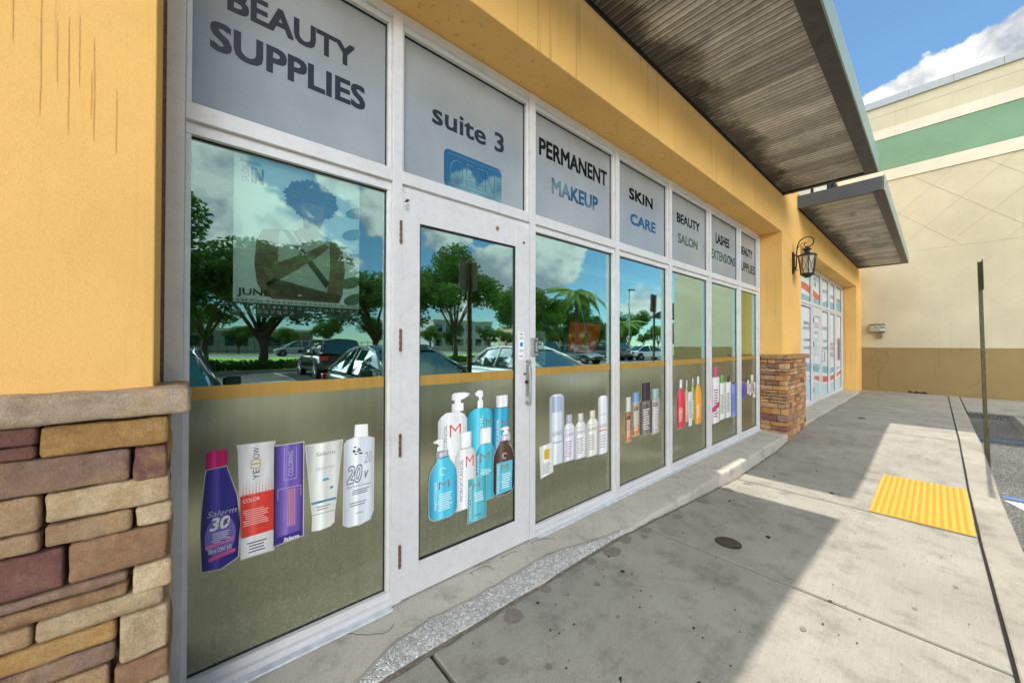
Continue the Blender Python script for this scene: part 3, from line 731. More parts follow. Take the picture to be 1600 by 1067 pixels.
def product(par, kind, x0, x1, z0, z1, rgb, dark, cap=None, capz=None, k=1, off=0, name='printed_bottle'):
    prof = {'bot': BOT, 'cyl': CYL, 'rnd': RND, 'tube': TUBE, 'box': [(0, 1), (1, 1)]}[kind]
    P = sil(prof, x0, x1, z0, z1); piece(rim(P), RIM, par, k-1, 'border', off+.0002)
    o = piece(P, ink(rgb, dark), par, k, name, off)
    return o

FR = .0   # lower film of fixed panes lies at y=.050, the door film at y=.018
def sticker(label, xc, zc, group='product picture stickers on the shopfront glass'):
    return T('product_sticker', label, 'sticker', (xc, .05, zc), group)
# pane 1: five separate stickers
s = sticker('blue bottle sticker with magenta cap marked 30', .1, .45)
P = [(.042, .452), (.10, .443), (.155, .470), (.160, .60), (.150, .72), (.118, .835), (.116, .845), (.054, .842), (.050, .82), (.040, .68), (.037, .60)]
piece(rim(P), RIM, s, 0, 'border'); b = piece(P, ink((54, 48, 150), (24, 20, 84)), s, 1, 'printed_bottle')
piece([(.053, .845), (.117, .850), (.119, .905), (.112, .916), (.058, .912), (.050, .902)], ink((214, 20, 112), (150, 8, 74)), s, 1, 'printed_cap')
el = [(.098+.049*math.cos(a*.262), .572+.082*math.sin(a*.262)) for a in range(24)]; piece(el, ink((122, 112, 190)), s, 2, 'printed_oval')
text('Salerm', .056, .150, .655, .678, ink((200, 200, 225)), s, y=yy(3), bold=.01, slant=.3); text('30', .064, .128, .600, .650, ink((245, 245, 250)), s, y=yy(3), bold=.03, slant=.2)
text('VOL', .112, .124, .615, .64, ink((60, 50, 140)), s, y=yy(4), rot=90)
lines(s, .068, .130, .552, .594, 6, (225, 225, 240), 3, 2); piece([(.052, .532), (.140, .545), (.140, .560), (.052, .546)], ink((220, 120, 190)), s, 3, 'printed_band')
text('236 ml CONT. 8 FL', .060, .135, .512, .530, ink((235, 235, 245)), s, y=yy(3), bold=.02)
piece([(.062, .482), (.146, .496), (.146, .510), (.062, .496)], ink((230, 90, 150)), s, 3, 'printed_band')
s = sticker('white and red hair colour box sticker with sideways YELLOW lettering', .21, .46)
P = [(.166, .455), (.278, .455), (.278, .918), (.150, .922), (.154, .90)]; piece(rim(P), RIM, s, 0, 'border')
piece(P, ink((236, 234, 232), (200, 198, 196)), s, 1, 'printed_box')
piece([(.1655, .538), (.278, .541), (.278, .712), (.160, .712)], ink((232, 66, 52), (214, 60, 50)), s, 2, 'printed_panel')
g = G()
for i in range(10):
    for j in range(5):
        x = .170+i*.0112; z = .716+j*.0105; r_ = .0034-.0005*j
        g.xz([(x+r_*math.cos(a), z+r_*math.sin(a)) for a in (0, 1.05, 2.1, 3.14, 4.19, 5.24)], yy(2), .0004)
g.build('dot_pattern', ink((232, 80, 66)), s)
text('YE', .203, .226, .770, .812, ink((70, 68, 70)), s, y=yy(2), rot=90, bold=.0); text('OW', .203, .226, .858, .904, ink((70, 68, 70)), s, y=yy(2), rot=90, bold=0)
g = G()
for q in (0, 1): g.tube([(.214+.016*math.cos(a*.42)*(1 if math.cos(a*.42) > 0 else 1.2), yy(2), .827+q*.018+.010*math.sin(a*.42)) for a in range(16)], .0018, 4)
g.build('printed_loops', ink((222, 178, 60)), s)
text('COLOR', .170, .228, .682, .697, ink((250, 235, 230)), s, y=yy(3), bold=.01); lines(s, .170, .262, .585, .655, 8, (250, 190, 180), 3, 4); lines(s, .185, .262, .470, .520, 4, (120, 118, 116), 2, 5)
s = sticker('violet shimmer hair colour box sticker beside the red box', .335, .47)
P = [(.281, .468), (.390, .478), (.390, .895), (.281, .895)]; piece(rim(P), RIM, s, 0, 'border'); piece(P, ink((112, 88, 168), (58, 40, 112)), s, 1, 'printed_box')
piece([(.281, .468), (.390, .478), (.390, .506), (.281, .498)], ink((58, 42, 128)), s, 2, 'printed_band'); text('Salerm', .315, .375, .474, .492, ink((230, 226, 240)), s, y=yy(3), slant=.2)
g = G()
for x in (.330, .336, .342, .349, .356): g.box(x, x+.0028, yy(2), yy(2)+.0004, .535, .700)
g.build('printed_stripes', ink((232, 150, 140)), s)
g = G()
for (a, b_, c, d) in ((.315, .317, .74, .88), (.362, .364, .74, .88), (.315, .364, .74, .743), (.292, .382, .705, .708), (.292, .294, .66, .708), (.380, .382, .66, .708)): g.box(a, b_, yy(2), yy(2)+.0004, c, d)
g.build('printed_outline', ink((180, 168, 214)), s); text('COLORING', .332, .350, .755, .865, ink((200, 190, 225)), s, y=yy(2), rot=90, bold=0)
s = sticker('pearl white squeeze tube sticker with teal band', .48, .48)
P = [(.428, .485), (.430, .55), (.424, .60), (.402, .86), (.402, .876), (.556, .876), (.556, .862), (.530, .60), (.524, .545), (.522, .498), (.505, .484), (.460, .478)]
piece(rim(P), RIM, s, 0, 'border'); piece(P, ink((216, 216, 208), (168, 168, 158)), s, 1, 'printed_tube'); piece([(.424, .603), (.530, .603), (.531, .613), (.423, .613)], ink((60, 130, 150)), s, 2, 'printed_band')
piece([(.426, .552), (.526, .552), (.526, .555), (.426, .555)], ink((150, 148, 140)), s, 2, 'cap_line')
text('Salerm', .440, .525, .820, .838, ink((110, 128, 130)), s, y=yy(2), slant=.2, bold=.01); text('SALERMIX', .440, .525, .755, .767, ink((150, 170, 170)), s, y=yy(2), bold=0)
piece([(.474, .716), (.484, .712), (.490, .735), (.482, .748), (.474, .74)], ink((190, 214, 214)), s, 2, 'printed_swan'); piece([(.470, .700), (.502, .702), (.494, .712), (.474, .712)], ink((70, 150, 168)), s, 2, 'printed_wave')
piece([(.506, .655), (.520, .662), (.512, .672), (.500, .664)], ink((70, 150, 168)), s, 2, 'printed_wave'); lines(s, .44, .51, .57, .595, 2, (150, 148, 142), 2, 6)
s = sticker('translucent white peroxide bottle sticker marked 20 volume', .635, .45)
P = [(.565, .470), (.568, .85), (.580, .868), (.612, .878), (.680, .872), (.708, .860), (.706, .50), (.690, .460), (.640, .447), (.590, .452)]
piece(rim(P), RIM, s, 0, 'border'); piece(P, ink((214, 218, 222), (176, 182, 188)), s, 1, 'printed_bottle'); piece([(.612, .880), (.680, .876), (.678, .938), (.616, .942)], ink((246, 246, 246), (220, 220, 220)), s, 1, 'printed_cap')
GR = ink((92, 98, 104))
text('20', .575, .652, .655, .745, GR, s, y=yy(2), bold=.05, slant=.25); text('20', .579, .648, .661, .739, ink((222, 226, 230)), s, y=yy(3), bold=.0, slant=.25); text('V', .662, .682, .668, .708, GR, s, y=yy(2), slant=.3); text('20', .660, .700, .745, .800, ink((150, 156, 162)), s, y=yy(2), slant=.2, bold=0)
g = G(); rr = random.Random(9)
for k in range(9): x = .605+rr.random()*.04; z = .79+rr.random()*.045; g.box(x, x+.012, yy(2), yy(2)+.0004, z, z+.006)
g.build('printed_logo', ink((50, 52, 56)), s); text('Liquid Peroxide Developer', .578, .695, .632, .648, GR, s, y=yy(2), bold=.01); lines(s, .60, .69, .600, .628, 3, (90, 96, 102), 2, 3); lines(s, .59, .69, .545, .570, 2, (130, 136, 142), 2, 8); lines(s, .62, .67, .505, .514, 1, (130, 136, 142), 2, 8)

# door: one die-cut cluster of eight overlapping bottles
_off = -.0312                                           # door film stands 31 mm in front of the side panes' film
def yy(k): return .0492-.0007*k+_off
s = T('product_sticker', 'large turquoise and white hair oil bottle cluster sticker on the glass door', 'sticker', (1.31, .018, .27), 'product picture stickers on the shopfront glass')
TQ, TQd = (70, 186, 206), (26, 122, 150); WH, WHd = (232, 232, 230), (190, 190, 188); RD = ink((216, 70, 48)); GY = ink((108, 120, 124)); WHI = ink((240, 246, 248)); BR = ink((150, 118, 92))
def pump(x0, x1, z0, z1, k, left=True):
    cx = (x0+x1)/2; w = (x1-x0)/2; H = z1-z0
    P = [(cx-.5*w, z0), (cx+.5*w, z0), (cx+.5*w, z0+.42*H), (cx+.26*w, z0+.44*H), (cx+.26*w, z0+.60*H), (cx+.5*w, z0+.64*H)]
    if left: P += [(cx+.48*w, z0+.9*H), (cx+.2*w, z1), (cx-.4*w, z1), (cx-w, z0+.86*H), (cx-w, z0+.76*H), (cx-.45*w, z0+.66*H)]
    else: P += [(cx+w*1.0, z0+.80*H), (cx+w*1.05, z0+.92*H), (cx+.5*w, z1), (cx-.3*w, z1), (cx-.5*w, z0+.9*H), (cx-.5*w, z0+.64*H)]
    P += [(cx-.26*w, z0+.60*H), (cx-.26*w, z0+.44*H), (cx-.5*w, z0+.42*H)]
    piece(rim(P, .003), RIM, s, k-1, 'border'); piece(P, ink((240, 240, 240), (206, 206, 206)), s, k, 'printed_pump')
def bottle(x0, x1, z0, z1, c, d, k, prof=BOT, nm='printed_bottle'):
    P = sil(prof, x0, x1, z0, z1); piece(rim(P, .003), RIM, s, k-1, 'border'); piece(P, ink(c, d), s, k, nm)
FLAT = [(0, .94), (.02, 1), (.88, 1), (.95, .8), (1, .45)]
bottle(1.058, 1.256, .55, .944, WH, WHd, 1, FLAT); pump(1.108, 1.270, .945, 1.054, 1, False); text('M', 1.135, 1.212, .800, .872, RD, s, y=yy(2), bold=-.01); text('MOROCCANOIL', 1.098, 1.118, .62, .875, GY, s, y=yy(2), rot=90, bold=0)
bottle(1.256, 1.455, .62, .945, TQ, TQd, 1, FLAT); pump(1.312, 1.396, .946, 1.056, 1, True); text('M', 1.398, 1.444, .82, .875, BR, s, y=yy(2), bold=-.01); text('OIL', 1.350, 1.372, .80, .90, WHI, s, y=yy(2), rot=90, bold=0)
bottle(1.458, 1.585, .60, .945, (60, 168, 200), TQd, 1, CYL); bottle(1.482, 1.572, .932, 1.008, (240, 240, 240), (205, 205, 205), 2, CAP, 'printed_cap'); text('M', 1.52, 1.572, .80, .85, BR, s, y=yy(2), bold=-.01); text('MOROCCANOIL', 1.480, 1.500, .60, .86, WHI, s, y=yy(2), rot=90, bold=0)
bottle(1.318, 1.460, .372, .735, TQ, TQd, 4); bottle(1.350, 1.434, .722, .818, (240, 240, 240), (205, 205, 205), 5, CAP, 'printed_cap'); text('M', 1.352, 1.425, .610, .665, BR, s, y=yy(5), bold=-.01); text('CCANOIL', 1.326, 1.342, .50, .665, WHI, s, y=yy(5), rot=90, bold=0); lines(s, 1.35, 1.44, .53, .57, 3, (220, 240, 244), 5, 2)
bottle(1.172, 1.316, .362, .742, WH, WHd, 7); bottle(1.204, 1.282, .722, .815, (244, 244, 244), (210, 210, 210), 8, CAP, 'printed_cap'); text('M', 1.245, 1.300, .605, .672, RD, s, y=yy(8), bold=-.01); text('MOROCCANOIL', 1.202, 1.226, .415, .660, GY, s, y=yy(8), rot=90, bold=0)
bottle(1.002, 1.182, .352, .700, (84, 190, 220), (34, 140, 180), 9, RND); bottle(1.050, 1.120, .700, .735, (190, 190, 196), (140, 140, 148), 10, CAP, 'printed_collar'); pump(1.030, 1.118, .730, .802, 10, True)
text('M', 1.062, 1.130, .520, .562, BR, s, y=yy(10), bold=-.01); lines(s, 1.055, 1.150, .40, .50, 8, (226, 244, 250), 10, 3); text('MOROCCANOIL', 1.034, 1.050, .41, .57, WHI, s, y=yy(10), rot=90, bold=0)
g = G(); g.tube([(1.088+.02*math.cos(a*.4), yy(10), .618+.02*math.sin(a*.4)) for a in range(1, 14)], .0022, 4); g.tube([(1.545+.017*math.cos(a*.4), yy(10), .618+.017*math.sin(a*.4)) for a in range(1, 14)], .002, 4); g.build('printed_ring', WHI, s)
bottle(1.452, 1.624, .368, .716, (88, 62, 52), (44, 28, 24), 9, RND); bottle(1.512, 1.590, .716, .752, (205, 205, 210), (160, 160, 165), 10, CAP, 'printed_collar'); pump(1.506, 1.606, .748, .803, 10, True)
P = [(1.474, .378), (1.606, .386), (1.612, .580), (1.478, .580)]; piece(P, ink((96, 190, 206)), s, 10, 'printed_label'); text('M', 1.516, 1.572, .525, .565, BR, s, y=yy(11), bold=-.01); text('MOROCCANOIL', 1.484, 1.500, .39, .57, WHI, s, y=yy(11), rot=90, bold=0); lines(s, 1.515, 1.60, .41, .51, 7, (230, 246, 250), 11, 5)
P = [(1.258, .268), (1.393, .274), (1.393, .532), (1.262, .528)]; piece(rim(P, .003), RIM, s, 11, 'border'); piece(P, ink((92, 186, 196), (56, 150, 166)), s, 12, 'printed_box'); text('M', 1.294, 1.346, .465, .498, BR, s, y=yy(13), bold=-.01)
text('MOROCCANOIL', 1.266, 1.284, .285, .49, WHI, s, y=yy(13), rot=90, bold=0); lines(s, 1.305, 1.375, .385, .445, 5, (226, 246, 248), 13, 7); lines(s, 1.305, 1.36, .30, .31, 1, (60, 90, 96), 13, 7)
_off = 0
def yy(k): return .0492-.0007*k

# pane 3
s = sticker('row of tall white treatment bottles with a small card sticker', 2.3, .4)
bottle(2.012, 2.168, .440, .962, (214, 218, 224), (150, 156, 166), 1, CYL); piece([(2.03, .83), (2.15, .83), (2.142, .95), (2.038, .95)], ink((170, 184, 204), (140, 152, 172)), s, 2, 'printed_cap')
for (x0, x1, z0, z1, c, cc) in ((2.164, 2.298, .438, .735, (222, 220, 228), (188, 176, 206)), (2.302, 2.442, .430, .730, (226, 226, 222), (214, 212, 206)), (2.448, 2.606, .418, .735, (232, 228, 212), (222, 214, 184))):
    bottle(x0, x1, z0, z1, c, (176, 176, 176), 1); w = x1-x0; bottle(x0+.28*w, x1-.28*w, z1-.004, z1+.055, cc, (160, 156, 160), 2, CAP, 'printed_cap')
    text('OLAPLEX', x0+.02, x1-.015, .625, .652, ink((120, 118, 120)), s, y=yy(2), bold=0); lines(s, x0+.02, x1-.03, .47, .60, 7, (176, 160, 176), 2, int(x0*10)); G().box(x0+.012, x1-.012, yy(2), yy(2)+.0004, .672, .676).build('printed_rule', ink((176, 170, 180)), s)
bottle(2.610, 2.742, .408, .900, (226, 228, 230), (160, 164, 170), 1, CYL); text('OLAPLEX', 2.62, 2.735, .63, .66, ink((120, 118, 120)), s, y=yy(2), bold=0); G().box(2.614, 2.738, yy(2), yy(2)+.0004, .600, .612).build('printed_rule', ink((214, 130, 110)), s); lines(s, 2.63, 2.72, .46, .58, 5, (190, 180, 180), 2, 8)
G().box(2.62, 2.735, yy(2), yy(2)+.0004, .74, .744).build('printed_rule', ink((150, 150, 156)), s)
text('OLAPLEX', 2.035, 2.150, .655, .685, ink((110, 110, 116)), s, y=yy(2), bold=0); G().box(2.03, 2.15, yy(2), yy(2)+.0004, .60, .606).build('printed_rule', ink((120, 120, 126)), s)
P = [(1.915, .372), (2.046, .392), (2.040, .612), (1.900, .600)]; piece(rim(P, .003), RIM, s, 3, 'border'); piece(P, ink((230, 228, 220), (206, 204, 196)), s, 4, 'printed_card'); piece(rrect(1.95, 2.005, .50, .575, .012), ink((214, 176, 50)), s, 5, 'printed_jar'); lines(s, 1.93, 2.02, .40, .48, 6, (150, 148, 146), 5, 3)
# pane 4
s = sticker('dark capped bottles with amber contents grouped as one sticker', 3.34, .43)
for (x0, x1, z0, z1, c, d, cap, czh) in ((3.018, 3.128, .435, .73, (166, 112, 66), (84, 50, 30), (206, 204, 200), .85), (3.134, 3.278, .475, .80, (176, 158, 138), (96, 78, 66), (104, 160, 206), .88), (3.482, 3.672, .44, .80, (178, 172, 164), (104, 96, 92), (150, 186, 176), .89), (3.280, 3.500, .458, .80, (120, 110, 104), (44, 34, 36), (52, 36, 44), .968)):
    bottle(x0, x1, z0, z1, c, d, 2 if x0 > 3.2 else 1, CYL); w = x1-x0; bottle(x0+.12*w, x1-.12*w, z1-.01, czh, cap, tuple(int(v*.6) for v in cap), 3, CAP, 'printed_cap')
    lines(s, x0+.2*w, x1-.2*w, z0+.05, z1-.08, 9, (226, 222, 216), 4, int(x0*7)); text('OI', x0+.25*w, x1-.3*w, z1-.09, z1-.05, ink((60, 54, 54)), s, y=yy(4))
    if x0 < 3.2: bottle(x0+.08*w, x1-.08*w, z0+.01, z0+.10, (206, 132, 56), (130, 74, 26), 3, CYL, 'printed_liquid')
# pane 5
s = sticker('red, peach, green and orange pump bottles grouped as one sticker', 4.37, .4)
for (x0, x1, z0, z1, c, d, top) in ((4.252, 4.338, .46, .86, (224, 150, 120), (176, 100, 80), .955), (4.412, 4.500, .455, .88, (146, 184, 84), (96, 134, 50), .967), (4.048, 4.248, .405, .86, (214, 52, 74), (150, 20, 46), .970), (4.505, 4.703, .395, .87, (244, 160, 36), (206, 110, 16), .980)):
    bottle(x0, x1, z0, z1, c, d, 2, RND); w = x1-x0; bottle(x0+.34*w, x1-.34*w, z1-.005, top-.02, (222, 222, 216), (150, 150, 146), 3, CAP, 'printed_pump'); piece([(x0+.18*w, top-.012), (x0+.62*w, top-.022), (x0+.62*w, top), (x0+.2*w, top-.004)], ink((90, 86, 84)), s, 3, 'printed_spout')
    lines(s, x0+.22*w, x1-.24*w, z0+.08, z0+.24, 8, (248, 226, 200), 3, int(x0*9))
P = [(4.345, .402), (4.425, .402), (4.445, .79), (4.310, .79)]; piece(rim(P, .004), RIM, s, 4, 'border'); piece(P, ink((206, 214, 222), (160, 168, 178)), s, 5, 'printed_tube'); lines(s, 4.345, 4.415, .50, .70, 8, (110, 120, 126), 6, 4)
# pane 6
s = sticker('pink, green, black and blue capped slim bottles grouped as one sticker', 5.45, .33)
for (x0, x1, z0, z1, c, d, cap, top) in ((5.028, 5.275, .328, .93, (236, 230, 232), (196, 190, 192), (216, 60, 120), 1.048), (5.262, 5.466, .347, .84, (228, 234, 226), (186, 196, 186), (96, 190, 70), .930), (5.478, 5.688, .345, .84, (230, 232, 230), (182, 184, 184), (58, 48, 44), .916), (5.690, 5.886, .330, .80, (112, 132, 200), (66, 84, 160), (40, 44, 70), .822)):
    bottle(x0, x1, z0, z1, c, d, 1, CYL); w = x1-x0; bottle(x0+.26*w, x1-.26*w, z1-.01, top, cap, tuple(int(v*.65) for v in cap), 2, CAP, 'printed_cap'); lines(s, x0+.2*w, x1-.2*w, z0+.08, z1-.15, 11, tuple(int(v*.62) for v in cap) if cap[0] > 60 else (90, 94, 104), 2, int(x0*5))
piece([(5.03, .47), (5.273, .53), (5.273, .60), (5.03, .53)], ink((206, 46, 110)), s, 3, 'printed_band')
# pane 7
s = sticker('blue jars and white brush tools grouped as one sticker', 6.45, .53)
for (x0, x1, z0, z1, c) in ((6.10, 6.24, .535, .79, (84, 88, 170)), (6.245, 6.345, .56, .77, (120, 86, 160)), (6.36, 6.46, .60, .80, (222, 220, 214)), (6.53, 6.66, .60, .876, (226, 216, 208)), (6.62, 6.80, .52, .75, (216, 210, 206)), (6.45, 6.55, .57, .74, (228, 224, 220))):
    bottle(x0, x1, z0, z1, c, tuple(int(v*.7) for v in c), 1, CYL); lines(s, x0+.02, x1-.03, z0+.04, z1-.06, 6, tuple(int(v*.55) for v in c), 2, int(x0*5))

# calendar hung just inside the first pane
cal = T('wall_calendar', 'large June calendar poster of a curly haired model hung inside the first pane', 'calendar', (.385, .075, 1.8))
CY = .075
def cp(P, m, k, name): g = G(); g.xz(P, CY-.0008*k, .0006); return g.build(name, m, cal)
x0, x1, z0, z1 = .133, .640, 1.455, 2.145
cp([(x0, z0), (x1, z0), (x1, z1), (x0, z1)], plain('poster_paper', (250, 250, 250), .6, var=.03), 0, 'poster_sheet')
SK, SKD, HR, SH = ink((136, 110, 98)), ink((104, 82, 74)), ink((34, 34, 38)), ink((206, 206, 202)); STR = ink((70, 66, 64))
leafm = ink((164, 186, 130))
for lx, lz in ((.625, 1.99), (.61, 1.88), (.625, 1.76), (.60, 1.64), (.62, 1.56)):
    cp([(min(x1-.001, lx+.052*math.cos(a*.35)), lz+.028*math.sin(a*.35)+.014*math.cos(a*.35)) for a in range(18)], plain('leaf_print', (110, 128, 108), .6), 1, 'printed_leaf')
tor = [(.215, 1.60), (.205, 1.68), (.212, 1.78), (.235, 1.835), (.30, 1.845), (.36, 1.85), (.375, 1.865), (.455, 1.865), (.47, 1.85), (.52, 1.83), (.56, 1.79), (.572, 1.70), (.562, 1.58), (.545, 1.535), (.27, 1.535), (.235, 1.56)]
cp(tor, SK, 2, 'printed_figure'); cp([(.285, 1.57), (.295, 1.84), (.36, 1.848), (.41, 1.80), (.46, 1.848), (.50, 1.835), (.505, 1.70), (.49, 1.575)], SH, 3, 'printed_top')
cp([(.305, 1.845), (.33, 1.846), (.50, 1.63), (.487, 1.60)], STR, 4, 'printed_strap'); cp([(.345, 1.848), (.36, 1.848), (.40, 1.79), (.385, 1.785)], STR, 4, 'printed_strap')
cp([(.232, 1.60), (.25, 1.585), (.44, 1.735), (.50, 1.80), (.478, 1.812), (.42, 1.77), (.235, 1.665)], SK, 5, 'printed_arm'); cp([(.245, 1.60), (.30, 1.545), (.54, 1.54), (.555, 1.57), (.40, 1.60), (.28, 1.625)], SKD, 5, 'printed_arm')
cp([(.392, 1.85), (.388, 1.90), (.378, 1.95), (.385, 2.0), (.44, 2.01), (.478, 1.99), (.478, 1.93), (.462, 1.885), (.44, 1.865), (.435, 1.845)], SK, 4, 'printed_face')
H = []
for a in range(64):
    t = a/64*2*math.pi; rr_ = 1.13+.07*math.sin(a*2.9)+.05*math.sin(a*5.3); H.append((.425+.098*rr_*math.cos(t), 2.005+.078*rr_*math.sin(t)))
cp(H, HR, 3, 'printed_hair'); Hc = G(); rr = random.Random(4)
for a in range(110):
    t = rr.random()*6.28; q = .35+.68*math.sqrt(rr.random()); cx_, cz_ = .425+.098*q*math.cos(t), 2.012+.076*q*math.sin(t)
    if cz_ < 1.985 and .385 < cx_ < .470: continue
    Hc.tube([(cx_+.008*math.cos(b), CY-.0044, cz_+.007*math.sin(b)) for b in (0, 1.2, 2.4, 3.6)], .0014, 3)
Hc.build('printed_curls', plain('curl_ink', (104, 104, 110), .6, var=.4, vs=90), cal)
cp([(.385, 1.985), (.40, 2.03), (.44, 2.035), (.474, 1.995), (.45, 1.985), (.42, 1.99)], HR, 5, 'printed_fringe')
g = G()
for ex in (.405, .449): g.box(ex-.009, ex+.009, CY-.0045, CY-.004, 1.957, 1.963); g.box(ex-.011, ex+.011, CY-.0045, CY-.004, 1.973, 1.977)
g.box(.415, .442, CY-.0045, CY-.004, 1.903, 1.912); g.box(.4265, .4305, CY-.0045, CY-.004, 1.925, 1.957); g.box(.420, .437, CY-.0045, CY-.004, 1.921, 1.925); g.build('printed_features', SKD, cal)
text('JUNE', .146, .262, 1.535, 1.572, ink((50, 50, 50)), cal, y=CY-.004, bold=.02); cp([(x0, 1.513), (x1, 1.513), (x1, 1.53), (x0, 1.53)], ink((225, 226, 220)), 5, 'week_band'); cp([(x0, z0), (x1, z0), (x1, 1.512), (x0, 1.512)], ink((70, 74, 70)), 5, 'date_band')
WK = 'SMTWTFS'*3
text(' '.join(WK), .143, .632, 1.516, 1.526, ink((60, 60, 60)), cal, y=CY-.0048, bold=0)
text('  '.join(str(i) for i in range(1, 22)), .143, .632, 1.492, 1.505, ink((235, 235, 230)), cal, y=CY-.0048, bold=0); text('  '.join(str(i) for i in range(22, 31)), .143, .352, 1.470, 1.483, ink((235, 235, 230)), cal, y=CY-.0048, bold=0)
text('Becomin', .155, .225, 2.098, 2.116, ink((60, 80, 90)), cal, y=CY-.002, bold=0); text('SALON', .158, .184, 2.02, 2.088, ink((60, 80, 90)), cal, y=CY-.002, rot=90, bold=0); text('IN', .192, .236, 2.02, 2.088, ink((60, 80, 90)), cal, y=CY-.002)
g = G()
for i in range(60):
    if abs(i-30) > 2: g.tube([(x0+.012+i*.0082, CY-.004, 2.138), (x0+.012+i*.0082, CY-.002, 2.152)], .0013, 4)
g.tube([(x0, CY-.002, 2.150), (x1, CY-.002, 2.150)], .001, 4); g.build('wire_binding', IRON, cal)

# red sheet hung by a cord inside the third pane, and two pale notices
o = T('red_banner', 'bright red plastic sheet hanging from a white cord inside the window beside the door', 'banner', (2.48, .085, 1.4))
g = G(); vs = []; N = 14
for j in range(N+1):
    v_ = j/N; a = 2.50+.05*(1-v_)*0+(-.02)*(1-v_); zz = 1.245+.279*v_
    for i in range(N+1):
        u = i/N; xl = 2.262+.031*v_; xr = 2.594+.112*v_; vs.append((xl+(xr-xl)*u,   .085+.008*math.sin(u*9+v_*3), zz+.05*(1-u)*(1-v_)-.012*u*v_))
g.add(vs, [(j*(N+1)+i, j*(N+1)+i+1, (j+1)*(N+1)+i+1, (j+1)*(N+1)+i) for j in range(N) for i in range(N)]); g.build('sheet', plain('red_plastic', (255, 72, 34), .45, var=.25, vs=18, bump=.2), o, smooth=True)
g = G(); g.tube([(2.355, .07, 1.753), (2.427, .07, 1.573), (2.459, .07, 1.457), (2.468, .07, 1.358), (2.517, .07, 1.25)], .0035, 6); g.build('cord', plain('white_cord', (230, 230, 224), .6), o)
g = G(); g.tube([(2.461, .068, 1.43), (2.465, .068, 1.376)], .012, 8); g.build('switch', BLACK, o)
o = T('paper_notice', 'pale paper notice standing on the sill inside the pane right of the door', 'notice', (1.95, .12, 1.3))
g = G(); g.box(1.87, 2.04, .12, .122, 1.18, 1.44); g.build('sheet', plain('pale_paper', (176, 186, 176), .7), o); g = G()
for k in range(9): g.box(1.89, 2.02-.02*(k % 3), .1185, .1195, 1.22+k*.022, 1.226+k*.022)
g.build('print', BK, o)

# ------------------------------------------------------------------ second shopfront (dental practice)
f2 = T('dental_storefront', 'far shopfront covered in white film with teal and orange waves and lettering', 'shopfront', (11.4, 0, 0))
X2 = [8.08, 9.555, 10.69, 11.73, 12.735, 13.69, 14.80]
frame_parts(X2, .004, 2.19, 2.30, ZH-.002, 2, f2)
g = G()
for b_ in X2[1:]: g.box(b_-W-.026, b_-W-.0182, .040, .0494, .07, ZH-.08)
g.box(8.1, 14.74, .040, .0494, ZH-.086, ZH-.0765); g.box(8.1, 14.74, .040, .0494, 2.176, 2.188); g.build('gasket', BLACK, f2)
WF = plain('white_window_film', (224, 228, 230), .35, var=.05, vs=3); TE = plain('teal_film', (128, 178, 186), .4, var=.08); OR = plain('orange_film', (208, 96, 62), .4, var=.06); PT = plain('pale_teal_film', (182, 212, 216), .4, var=.08)
REDI = plain('red_print', (196, 60, 60), .4); GRI = plain('grey_print', (98, 102, 110), .4)
g = G(); g.box(8.09, 14.76, .050, .056, .05, ZH-.04); g.build('window_film', WF, f2)
def wave(top_, bot, m, k, name):
    def ip(L, x):
        for (a, za), (b, zb) in zip(L, L[1:]):
            if a <= x <= b:
                t_ = (x-a)/(b-a); t_ = t_*t_*(3-2*t_)*.5+t_*.5; return za+(zb-za)*t_
        return L[-1][1]
    xs = [top_[0][0]+(top_[-1][0]-top_[0][0])*i/60 for i in range(61)]; g = G(); vs = []
    for x in xs: vs += [(x, .0495-.0008*k, ip(bot, x)), (x, .0495-.0008*k, ip(top_, x))]
    g.add(vs, [(2*i, 2*i+2, 2*i+3, 2*i+1) for i in range(60)]); return g.build(name, m, f2)
wave([(8.1, .99), (9.99, .97), (11.18, .90), (12.18, .81), (13, .735), (14, .705), (14.75, .70)], [(8.1, .80), (9.99, .77), (10.73, .74), (11.86, .66), (12.96, .57), (13.99, .62), (14.75, .69)], TE, 1, 'teal_wave')
wave([(10.35, .66), (11.17, .61), (12.17, .55), (12.96, .51), (13.98, .52), (14.75, .60)], [(10.35, .655), (11.17, .53), (11.75, .44), (12.16, .40), (12.96, .38), (13.98, .42), (14.75, .51)], OR, 2, 'orange_wave')
wave([(8.1, .70), (9.99, .66), (10.72, .57), (11.17, .46), (12.16, .35), (12.96, .32), (13.98, .35), (14.75, .43)], [(8.1, .25), (11, .10), (12.5, .07), (14.75, .07)], PT, 1, 'pale_teal_wave')
wave([(8.1, 2.69), (9.58, 2.69), (10.04, 2.71), (10.8, 2.67), (11.28, 2.60), (11.88, 2.51)], [(8.1, 2.60), (9.58, 2.56), (10.04, 2.55), (10.8, 2.50), (11.28, 2.42), (11.88, 2.46)], OR, 2, 'orange_wave')
wave([(9.6, 2.46), (10.03, 2.45), (10.79, 2.43), (11.84, 2.42), (12.86, 2.50), (13.95, 2.52), (14.75, 2.72)], [(9.6, 2.30), (12, 2.30), (13, 2.30), (14.75, 2.30)], TE, 1, 'teal_wave')
wave([(9.6, 2.98), (10.6, 2.93), (11.3, 2.98)], [(9.6, 2.78), (10.6, 2.80), (11.3, 2.70)], PT, 1, 'pale_teal_wave')
